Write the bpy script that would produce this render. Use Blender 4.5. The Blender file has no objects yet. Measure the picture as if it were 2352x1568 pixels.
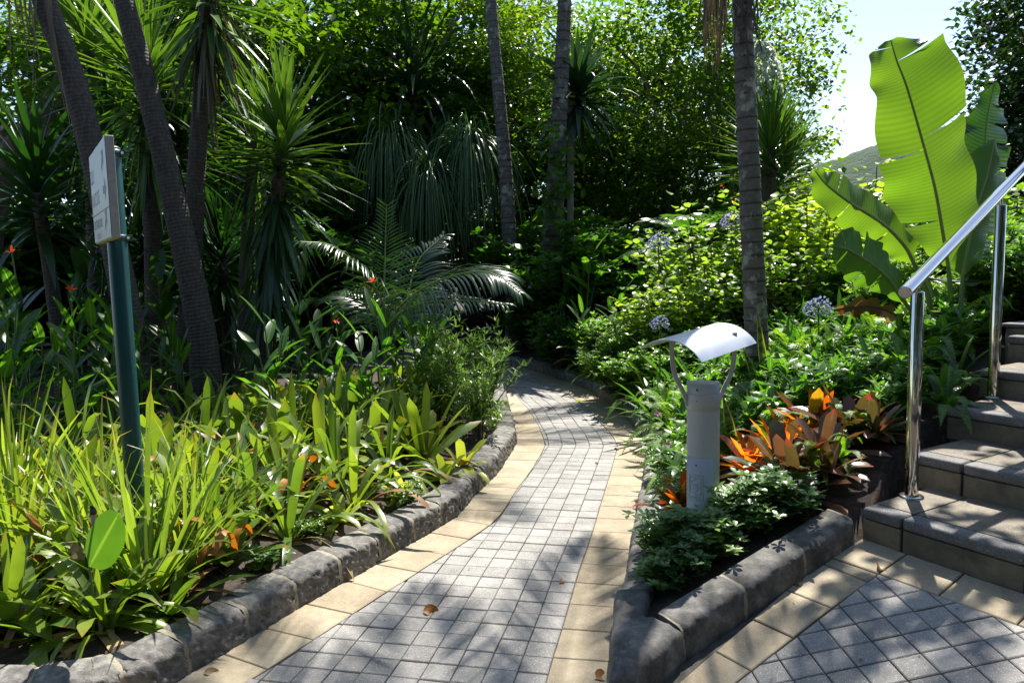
import bpy, bmesh, math, random
import numpy as np
from mathutils import Vector, Matrix, noise

rng = np.random.default_rng(11)
random.seed(11)
SC = bpy.context.scene
COL = SC.collection
PI = math.pi

# ------------------------------------------------------------------ camera
F = 1700.0                      # focal length in photo pixels (2352 wide)
PITCH, ROLL, EYE = math.radians(5.558), math.radians(1.26), 1.31
_cp, _sp = math.cos(PITCH), math.sin(PITCH)
_r = np.array([1, 0, 0.]); _fw = np.array([0, _cp, -_sp]); _d = np.array([0, -_sp, -_cp])
_c, _s = math.cos(ROLL), math.sin(ROLL)
RM = np.array([_c * _r + _s * _d, -_s * _r + _c * _d, _fw])


def ray(px, py):
    return RM.T @ np.array([(px - 1176) / F, (py - 784) / F, 1.0])


def G(px, py, z=0.0):
    """point of the horizontal plane z seen at a photo pixel"""
    q = ray(px, py)
    return q * ((z - EYE) / q[2]) + np.array([0, 0, EYE])


def D(px, py, y):
    """point at distance y seen at a photo pixel"""
    q = ray(px, py)
    return q * (y / q[1]) + np.array([0, 0, EYE])


cam = bpy.data.cameras.new('camera')
cam.sensor_width = 36.0
cam.lens = F / 2352 * 36.0
cam.clip_start = 0.05
cam.clip_end = 3000
camo = bpy.data.objects.new('camera', cam)
COL.objects.link(camo)
camo.matrix_world = Matrix(((RM[0][0], -RM[1][0], -RM[2][0], 0),
                            (RM[0][1], -RM[1][1], -RM[2][1], 0),
                            (RM[0][2], -RM[1][2], -RM[2][2], EYE), (0, 0, 0, 1)))
SC.camera = camo

# ------------------------------------------------------------------ light
SUN_EL, SUN_AZ = math.radians(57), math.radians(22)     # azimuth from +Y towards +X
W = bpy.data.worlds.new('World'); SC.world = W
W.use_nodes = True
nt = W.node_tree
bg = nt.nodes['Background']
sky = nt.nodes.new('ShaderNodeTexSky')
sky.sky_type = 'NISHITA'; sky.sun_disc = False
sky.sun_elevation = SUN_EL; sky.sun_rotation = SUN_AZ
sky.air_density = 1.0; sky.dust_density = .6; sky.ozone_density = 1.0
nt.links.new(sky.outputs[0], bg.inputs[0])
bg.inputs[1].default_value = 0.1
sl = bpy.data.lights.new('sun', 'SUN'); sl.energy = 5.0; sl.angle = math.radians(0.5); sl.color = (1, .955, .88)
so = bpy.data.objects.new('sun', sl); COL.objects.link(so)
sd = Vector((math.sin(SUN_AZ) * math.cos(SUN_EL), math.cos(SUN_AZ) * math.cos(SUN_EL), math.sin(SUN_EL)))
so.rotation_euler = sd.to_track_quat('Z', 'Y').to_euler()
so.location = (4, 8, 20)
SC.view_settings.view_transform = 'Standard'
SC.view_settings.look = 'None'
SC.view_settings.gamma = 1
SC.view_settings.exposure = 1.2
SC.cycles.max_bounces = 8
SC.cycles.transmission_bounces = 6
SC.cycles.transparent_max_bounces = 6
SC.cycles.use_denoising = True

# ------------------------------------------------------------------ object helpers


def tag(o, label=None, cat=None, group=None, kind=None):
    if label: o['label'] = label
    if cat: o['category'] = cat
    if group: o['group'] = group
    if kind: o['kind'] = kind
    return o


def link(name, data, parent=None):
    o = bpy.data.objects.new(name, data)
    COL.objects.link(o)
    if parent: o.parent = parent
    return o


def thing(name, loc=(0, 0, 0), label=None, cat=None, group=None, rz=0, sc=1):
    o = link(name, None)
    o.location = loc; o.rotation_euler = (0, 0, rz); o.scale = (sc, sc, sc)
    o.empty_display_size = .1
    return tag(o, label, cat, group)


def dup(root, loc, rz=0, sc=1, label=None, group=None):
    r = root.copy(); COL.objects.link(r)
    r.location = loc; r.rotation_euler = (0, 0, rz); r.scale = (sc, sc, sc)
    if label: r['label'] = label
    if group: r['group'] = group
    for ch in list(root.children):
        c = ch.copy(); COL.objects.link(c); c.parent = r
        for g in list(ch.children):
            d = g.copy(); COL.objects.link(d); d.parent = c
    return r


class MB:
    """collects vertices and faces (numpy) and links them as one mesh object"""

    def __init__(self):
        self.v, self.at, self.f, self.m = [], [], [], []
        self.n = 0

    def add(self, v, f, rnd=0.5, al=0.0, ac=0.0, mat=0):
        v = np.asarray(v, float).reshape(-1, 3)
        f = np.asarray(f, np.int64)
        a = np.zeros((len(v), 3), np.float32)
        a[:, 0] = rnd; a[:, 1] = al; a[:, 2] = ac
        self.v.append(v); self.at.append(a)
        self.f.append(f + self.n)
        self.m.append(np.broadcast_to(np.asarray(mat, np.int32), (len(f),)))
        self.n += len(v)

    def merge(self, o, M=None):
        for v, a, f, m in zip(o.v, o.at, o.f, o.m):
            pass
        V = np.concatenate(o.v)
        if M is not None:
            M = np.array(M); V = V @ M[:3, :3].T + M[:3, 3]
        self.v.append(V); self.at.append(np.concatenate(o.at))
        for f, m in zip(o.f, o.m):
            self.f.append(f + self.n); self.m.append(m)
        self.n += len(V)

    def mesh(self, name, mats, smooth=True):
        co = np.concatenate(self.v).astype(np.float32)
        at = np.concatenate(self.at)
        idx = np.concatenate([f.ravel() for f in self.f]).astype(np.int32)
        tot = np.concatenate([np.full(len(f), f.shape[1]) for f in self.f])
        st = np.concatenate([[0], np.cumsum(tot)[:-1]]).astype(np.int32)
        me = bpy.data.meshes.new(name)
        me.vertices.add(len(co)); me.vertices.foreach_set('co', co.ravel())
        me.loops.add(len(idx)); me.loops.foreach_set('vertex_index', idx)
        me.polygons.add(len(st)); me.polygons.foreach_set('loop_start', st)
        me.polygons.foreach_set('material_index', np.concatenate(self.m).astype(np.int32))
        me.polygons.foreach_set('use_smooth', np.full(len(st), smooth))
        for k, nm in enumerate(('rnd', 'along', 'acr')):
            t = me.attributes.new(nm, 'FLOAT', 'POINT')
            t.data.foreach_set('value', np.ascontiguousarray(at[:, k]))
        for m in (mats if isinstance(mats, (list, tuple)) else [mats]):
            me.materials.append(m)
        me.update(calc_edges=True)
        return me

    def build(self, name, mats, parent=None, smooth=True):
        return link(name, self.mesh(name, mats, smooth), parent)


def norm(a):
    return a / np.maximum(np.linalg.norm(a, axis=-1, keepdims=True), 1e-9)


_strip_cache = {}


def strip_faces(seg):
    if seg not in _strip_cache:
        q = []
        for j in range(seg):
            for k in (0, 1):
                a = j * 3 + k
                q.append((a, a + 1, a + 4, a + 3))
        _strip_cache[seg] = np.array(q)
    return _strip_cache[seg]


def leaves(B, base, d0, s0, L, Wd, droop, prof, seg=6, fold=.25, tw=0., mat=0, rnd=None, pw=1.0, grav=(0, 0, -1)):
    """N folded strips: base point, start direction, side direction, length, width, bend"""
    base = np.asarray(base, float).reshape(-1, 3)
    d0 = norm(np.asarray(d0, float).reshape(-1, 3)); s0 = norm(np.asarray(s0, float).reshape(-1, 3))
    N = max(len(base), len(d0))
    base = np.broadcast_to(base, (N, 3)); d0 = np.broadcast_to(d0, (N, 3)); s0 = np.broadcast_to(s0, (N, 3))
    L = np.broadcast_to(np.asarray(L, float), (N,)); Wd = np.broadcast_to(np.asarray(Wd, float), (N,))
    droop = np.broadcast_to(np.asarray(droop, float), (N,)); tw = np.broadcast_to(np.asarray(tw, float), (N,))
    fold = np.broadcast_to(np.asarray(fold, float), (N,))
    if rnd is None: rnd = rng.random(N)
    rnd = np.broadcast_to(np.asarray(rnd, float), (N,))
    t = np.linspace(0, 1, seg + 1)
    dd = norm(d0[:, None, :] + (droop[:, None] * t[None] ** pw)[:, :, None] * np.array(grav, float))
    st = (dd[:, 1:] + dd[:, :-1]) * .5 * (L / seg)[:, None, None]
    pts = base[:, None, :] + np.concatenate([np.zeros((N, 1, 3)), np.cumsum(st, 1)], 1)
    n = norm(np.cross(dd, np.broadcast_to(s0[:, None, :], dd.shape)))
    s = norm(np.cross(n, dd))
    tws = tw[:, None] * (0.3 + .7 * t[None])
    c_, s_ = np.cos(tws)[:, :, None], np.sin(tws)[:, :, None]
    side = s * c_ + n * s_; nn = n * c_ - s * s_
    w = (Wd[:, None] * np.asarray(prof(t))[None] / 2)[:, :, None]
    fo = fold[:, None, None]
    V = np.stack([pts - side * w + nn * fo * w, pts, pts + side * w + nn * fo * w], 2)
    k = (seg + 1) * 3
    f = (strip_faces(seg)[None] + (np.arange(N) * k)[:, None, None]).reshape(-1, 4)
    al = np.broadcast_to(t[None, :, None], (N, seg + 1, 3)).ravel()
    ac = np.broadcast_to(np.array([-1, 0, 1.])[None, None], (N, seg + 1, 3)).ravel()
    m = np.broadcast_to(np.asarray(mat), (N,)).repeat(2 * seg)
    B.add(V.reshape(-1, 3), f, np.repeat(rnd, k), al, ac, m)
    return pts


def azel(az, el):
    az, el = np.broadcast_arrays(np.asarray(az, float), np.asarray(el, float))
    d = np.stack([np.cos(el) * np.cos(az), np.cos(el) * np.sin(az), np.sin(el)], -1)
    s = np.stack([-np.sin(az), np.cos(az), 0 * az], -1)
    return d, s


def P_strap(t): return np.maximum(.03, np.minimum(1, .72 + .28 * t / .35) * np.sqrt(np.maximum(0, 1 - np.maximum(0, (t - .72) / .28) ** 2.2)))
def P_blunt(t): return np.maximum(.05, np.minimum(1, .7 + .3 * t / .3) * np.sqrt(np.maximum(0, 1 - np.maximum(0, (t - .88) / .12) ** 2.5)))
def P_lance(t): return np.maximum(.02, np.minimum(1, 1.9 * t ** .6 * (1 - t) ** .75))
def P_ell(t): return np.maximum(.04, 2 * np.sqrt(np.maximum(0, t * (1 - t))))
def P_grass(t): return np.maximum(.03, np.minimum(1, .75 + t) * (1 - t) ** .55)
def P_yuc(t): return np.maximum(.02, np.minimum(1, .5 + 1.3 * t) * (1 - t ** 2.2) ** .9)
def P_ovate(t): return np.maximum(.03, np.minimum(1, 2.15 * t ** .5 * (1 - t) ** .55))
def P_spat(t): return np.maximum(.04, np.minimum(1, 1.0 * t ** .8 * 1.25) * np.sqrt(np.maximum(0, 1 - np.maximum(0, (t - .6) / .4) ** 2)))


def tube(B, pts, rad, k=10, mat=0, rnd=.5, cap=True, al0=0.0):
    pts = np.asarray(pts, float); n = len(pts)
    rad = np.broadcast_to(np.asarray(rad, float), (n,))
    tg = norm(np.gradient(pts, axis=0))
    up = np.array([0, 0, 1.]) if abs(tg[0][2]) < .9 else np.array([1., 0, 0])
    u = np.zeros_like(pts); cur = norm(np.cross(up, tg[0]))
    for i in range(n):
        cur = norm(cur - tg[i] * (cur @ tg[i])); u[i] = cur
    w = np.cross(tg, u)
    a = np.linspace(0, 2 * PI, k, endpoint=False)
    V = pts[:, None] + rad[:, None, None] * (np.cos(a)[None, :, None] * u[:, None] + np.sin(a)[None, :, None] * w[:, None])
    i = np.arange(n - 1)[:, None] * k; j = np.arange(k)[None]
    j2 = (np.arange(k)[None] + 1) % k
    f = np.stack([i + j, i + j2, i + k + j2, i + k + j], -1).reshape(-1, 4)
    le = al0 + np.concatenate([[0], np.cumsum(np.linalg.norm(np.diff(pts, axis=0), axis=1))])
    B.add(V.reshape(-1, 3), f, rnd, np.repeat(le, k), np.tile(a / PI - 1, n), mat)
    if cap:
        b = np.concatenate([V[0][::-1], V[-1]])
        B.add(b, np.arange(2 * k).reshape(2, k), rnd, 0, 0, mat)


def curve(pts, n=24):
    """Catmull-Rom through points"""
    P = np.asarray(pts, float)
    if len(P) == 2:
        return P[0] + np.linspace(0, 1, n)[:, None] * (P[1] - P[0])
    P = np.concatenate([[2 * P[0] - P[1]], P, [2 * P[-1] - P[-2]]])
    m = len(P) - 3
    out = []
    for tt in np.linspace(0, m - 1e-6, n):
        i = int(tt); t = tt - i
        a, b, c, d = P[i:i + 4]
        out.append(.5 * ((2 * b) + (-a + c) * t + (2 * a - 5 * b + 4 * c - d) * t * t + (-a + 3 * b - 3 * c + d) * t ** 3))
    return np.array(out)


def boxes(lst, name, mat, parent=None, bevel=.004, segs=2, smooth=False, mats=None):
    """bevelled boxes given as 8 corners (bottom 4 ccw, top 4 ccw) joined into one mesh"""
    bm = bmesh.new()
    lay = bm.verts.layers.float.new('rnd')
    for it in lst:
        cs, mi = (it if isinstance(it, tuple) else (it, 0))
        b2 = bmesh.new()
        vs = [b2.verts.new(c) for c in cs]
        for q in ((3, 2, 1, 0), (4, 5, 6, 7), (0, 1, 5, 4), (1, 2, 6, 5), (2, 3, 7, 6), (3, 0, 4, 7)):
            b2.faces.new([vs[i] for i in q])
        bmesh.ops.recalc_face_normals(b2, faces=b2.faces[:])
        if bevel: bmesh.ops.bevel(b2, geom=b2.edges[:], offset=bevel, segments=segs, affect='EDGES', profile=.5)
        rv = random.random()
        mp = {}
        for v in b2.verts:
            nv = bm.verts.new(v.co); nv[lay] = rv; mp[v] = nv
        for f in b2.faces:
            nf = bm.faces.new([mp[v] for v in f.verts]); nf.material_index = mi; nf.smooth = smooth
        b2.free()
    me = bpy.data.meshes.new(name)
    bm.to_mesh(me); bm.free()
    for m in (mats or [mat]): me.materials.append(m)
    return link(name, me, parent)


def fr_box(O, X, Y, Z, x0, x1, y0, y1, z0, z1):
    O, X, Y, Z = map(np.asarray, (O, X, Y, Z))
    return [tuple(O + X * a + Y * b + Z * c) for a, b, c in
            ((x0, y0, z0), (x1, y0, z0), (x1, y1, z0), (x0, y1, z0), (x0, y0, z1), (x1, y0, z1), (x1, y1, z1), (x0, y1, z1))]


def text_mesh(s, size, ext=.0004):
    cu = bpy.data.curves.new('lettering', 'FONT')
    cu.body = s; cu.size = size; cu.extrude = ext; cu.align_x = 'LEFT'; cu.resolution_u = 3
    o = bpy.data.objects.new('lettering', cu); COL.objects.link(o)
    dg = bpy.context.evaluated_depsgraph_get()
    me = bpy.data.meshes.new_from_object(o.evaluated_get(dg))
    COL.objects.unlink(o); bpy.data.objects.remove(o)
    me.name = 'lettering'
    return me

# ------------------------------------------------------------------ materials


def M_new(name):
    m = bpy.data.materials.new(name); m.use_nodes = True
    n = m.node_tree.nodes; l = m.node_tree.links
    return m, n, l, n['Principled BSDF']


def ramp(n, stops):
    r = n.new('ShaderNodeValToRGB')
    e = r.color_ramp.elements
    while len(e) < len(stops): e.new(.5)
    for k, (p, c) in enumerate(stops):
        e[k].position = p; e[k].color = (*c, 1)
    return r


def mixc(n, l, fac, a, b, mode='MIX'):
    x = n.new('ShaderNodeMix'); x.data_type = 'RGBA'; x.blend_type = mode
    for sock, v in ((x.inputs[0], fac), (x.inputs[6], a), (x.inputs[7], b)):
        if hasattr(v, 'links') or hasattr(v, 'node'): l.new(v, sock)
        elif isinstance(v, tuple): sock.default_value = (*v, 1)
        else: sock.default_value = v
    return x.outputs[2]


def maprange(n, l, v, a, b, c=0., d=1.):
    x = n.new('ShaderNodeMapRange'); x.inputs[1].default_value = a; x.inputs[2].default_value = b
    x.inputs[3].default_value = c; x.inputs[4].default_value = d
    l.new(v, x.inputs[0]); return x.outputs[0]


def math_(n, l, op, a, b=0.):
    x = n.new('ShaderNodeMath'); x.operation = op
    for k, v in enumerate((a, b)):
        if hasattr(v, 'node'): l.new(v, x.inputs[k])
        else: x.inputs[k].default_value = v
    return x.outputs[0]


def attr(n, name):
    x = n.new('ShaderNodeAttribute'); x.attribute_name = name; return x.outputs['Fac']


def noise_(n, l, scale, detail=3, rough=.55, coord=None, dist=0.):
    x = n.new('ShaderNodeTexNoise'); x.inputs['Scale'].default_value = scale
    x.inputs['Detail'].default_value = detail; x.inputs['Roughness'].default_value = rough
    x.inputs['Distortion'].default_value = dist
    if coord is None:
        tc = n.new('ShaderNodeTexCoord'); coord = tc.outputs['Object']
    l.new(coord, x.inputs['Vector'])
    return x.outputs['Fac']


def bump(n, l, h, p, strength=.4, dist=.01):
    b = n.new('ShaderNodeBump'); b.inputs['Strength'].default_value = strength; b.inputs['Distance'].default_value = dist
    l.new(h, b.inputs['Height']); l.new(b.outputs[0], p.inputs['Normal']); return b


def leaf_mat(name, stops, trans=(1.9, 2.1, .6), mix=.42, rough=.38, tip=None, tip0=.8, edge=None, vein=0, spots=None, spec=.5, midrib=None, band=None, noise_scale=9):
    m, n, l, p = M_new(name)
    k = len(stops)
    col = ramp(n, [(i / max(1, k - 1), c) for i, c in enumerate(stops)])
    l.new(attr(n, 'rnd'), col.inputs[0]); c = col.outputs[0]
    nz = noise_(n, l, noise_scale, 3)
    c = mixc(n, l, 1.0, c, mixc(n, l, nz, (.62, .66, .7), (1.3, 1.28, 1.1)), 'MULTIPLY')
    oi = n.new('ShaderNodeObjectInfo')
    c = mixc(n, l, 1.0, c, mixc(n, l, oi.outputs['Random'], (.66, .78, .8), (1.2, 1.1, 1.0)), 'MULTIPLY')
    al, ac = attr(n, 'along'), attr(n, 'acr')
    aac = math_(n, l, 'ABSOLUTE', ac)
    if band:
        w = math_(n, l, 'SINE', math_(n, l, 'ADD', math_(n, l, 'MULTIPLY', al, 62.), math_(n, l, 'MULTIPLY', nz, 16.)))
        c = mixc(n, l, maprange(n, l, w, .1, .5), c, band)
    if tip:
        ff = maprange(n, l, math_(n, l, 'ADD', al, math_(n, l, 'MULTIPLY', math_(n, l, 'SUBTRACT', nz, .5), .5)), tip0, 1.0)
        ff = math_(n, l, 'MULTIPLY', ff, maprange(n, l, attr(n, 'rnd'), .35, .95))
        c = mixc(n, l, ff, c, tip)
    if edge: c = mixc(n, l, maprange(n, l, aac, edge[1], edge[1] + .08), c, edge[0])
    if midrib: c = mixc(n, l, maprange(n, l, aac, midrib[1], .0), c, midrib[0])
    if spots:
        v = n.new('ShaderNodeTexVoronoi'); v.inputs['Scale'].default_value = spots[1]
        tc = n.new('ShaderNodeTexCoord'); l.new(tc.outputs['Object'], v.inputs['Vector'])
        c = mixc(n, l, maprange(n, l, v.outputs['Distance'], .16, .1), c, spots[0])
    h = math_(n, l, 'SUBTRACT', 1.0, aac)
    if vein:
        w = math_(n, l, 'SINE', math_(n, l, 'ADD', math_(n, l, 'MULTIPLY', al, float(vein)), math_(n, l, 'MULTIPLY', aac, -4.0)))
        c = mixc(n, l, maprange(n, l, w, .6, 1.0, 0, .3), c, mixc(n, l, 1.0, c, (1.5, 1.4, 1.0), 'MULTIPLY'))
        c = mixc(n, l, maprange(n, l, w, -.5, -1.0, 0, .35), c, mixc(n, l, 1.0, c, (.6, .65, .6), 'MULTIPLY'))
        bump(n, l, w, p, .35, .004)
    l.new(c, p.inputs['Base Color'])
    p.inputs['Roughness'].default_value = rough
    p.inputs['Specular IOR Level'].default_value = spec
    tr = n.new('ShaderNodeBsdfTranslucent')
    l.new(mixc(n, l, 1.0, c, trans, 'MULTIPLY'), tr.inputs[0])
    ms = n.new('ShaderNodeMixShader'); ms.inputs[0].default_value = mix
    out = n['Material Output']
    l.new(p.outputs[0], ms.inputs[1]); l.new(tr.outputs[0], ms.inputs[2]); l.new(ms.outputs[0], out.inputs[0])
    return m


def plain(name, col, rough=.5, metal=0., spec=.5, var=0., scale=20, bmp=0.):
    m, n, l, p = M_new(name)
    if var:
        nz = noise_(n, l, scale, 4)
        c = mixc(n, l, nz, tuple(x * (1 - var) for x in col), tuple(min(1, x * (1 + var)) for x in col))
        l.new(c, p.inputs['Base Color'])
        if bmp: bump(n, l, nz, p, bmp, .005)
    else:
        p.inputs['Base Color'].default_value = (*col, 1)
    p.inputs['Roughness'].default_value = rough; p.inputs['Metallic'].default_value = metal
    p.inputs['Specular IOR Level'].default_value = spec
    return m


def stone_mat(name, dark, mid, light, scale=14, speck=None, bmp=.5, rough=.8, tone=None, stain=None, stmax=.8):
    m, n, l, p = M_new(name)
    n1 = noise_(n, l, scale, 6, .65); n2 = noise_(n, l, scale * 6, 4, .6)
    c = ramp(n, [(.3, dark), (.52, mid), (.74, light)]); l.new(n1, c.inputs[0]); c = c.outputs[0]
    c = mixc(n, l, 1.0, c, mixc(n, l, n2, (.72, .72, .72), (1.28, 1.28, 1.28)), 'MULTIPLY')
    rn = attr(n, 'rnd')
    if tone: c = mixc(n, l, 1.0, c, mixc(n, l, rn, tone[0], tone[1]), 'MULTIPLY')
    if stain:
        c = mixc(n, l, maprange(n, l, noise_(n, l, stain[1], 4, .7), .5, .68, 0, stmax), c, stain[0])
    if speck:
        v = n.new('ShaderNodeTexVoronoi'); v.inputs['Scale'].default_value = speck[1]; v.inputs['Randomness'].default_value = 1
        tc = n.new('ShaderNodeTexCoord'); l.new(tc.outputs['Object'], v.inputs['Vector'])
        sp = math_(n, l, 'MULTIPLY', maprange(n, l, v.outputs['Distance'], .3, .2),
                   maprange(n, l, noise_(n, l, speck[1] * .6, 1), .47, .53))
        c = mixc(n, l, sp, c, speck[0])
    l.new(c, p.inputs['Base Color'])
    p.inputs['Roughness'].default_value = rough
    bump(n, l, math_(n, l, 'ADD', n1, math_(n, l, 'MULTIPLY', n2, .5)), p, bmp, .006)
    return m


def bark_mat(name, dark, light, ring=0., scar=0., lichen=None, scale=18, stretch=.25, bmp=.6):
    m, n, l, p = M_new(name)
    al, ac = attr(n, 'along'), attr(n, 'acr')
    tc = n.new('ShaderNodeTexCoord')
    mp = n.new('ShaderNodeMapping'); mp.inputs['Scale'].default_value = (1, 1, stretch)
    l.new(tc.outputs['Object'], mp.inputs[0])
    n1 = noise_(n, l, scale, 5, .65, mp.outputs[0])
    h = n1
    c = mixc(n, l, maprange(n, l, n1, .32, .68), dark, light)
    if scar:
        ph = math_(n, l, 'FRACT', math_(n, l, 'ADD', math_(n, l, 'DIVIDE', al, scar), math_(n, l, 'MULTIPLY', math_(n, l, 'SINE', math_(n, l, 'MULTIPLY', al, 3.)), .25)))
        nn_ = noise_(n, l, 9, 3)
        ph = math_(n, l, 'ADD', ph, math_(n, l, 'MULTIPLY', math_(n, l, 'SUBTRACT', nn_, .5), .12))
        c = mixc(n, l, maprange(n, l, ph, .2, .07, 0, .85), c, tuple(x * .4 for x in dark))
        h = math_(n, l, 'ADD', n1, maprange(n, l, ph, .16, .04, 0, -.8))
    if ring:
        w = math_(n, l, 'SINE', math_(n, l, 'ADD', math_(n, l, 'MULTIPLY', al, 2 * PI / ring), math_(n, l, 'MULTIPLY', noise_(n, l, 6, 3), 11.)))
        c = mixc(n, l, maprange(n, l, w, .55, .95, 0, .3), c, tuple(x * .4 for x in dark))
        h = math_(n, l, 'ADD', math_(n, l, 'MULTIPLY', n1, .8), math_(n, l, 'MULTIPLY', w, -.16))
    if lichen:
        c = mixc(n, l, maprange(n, l, noise_(n, l, 7, 5, .7), .54, .62), c, lichen)
    l.new(c, p.inputs['Base Color']); p.inputs['Roughness'].default_value = .85
    bump(n, l, h, p, bmp, .012)
    return m


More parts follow.
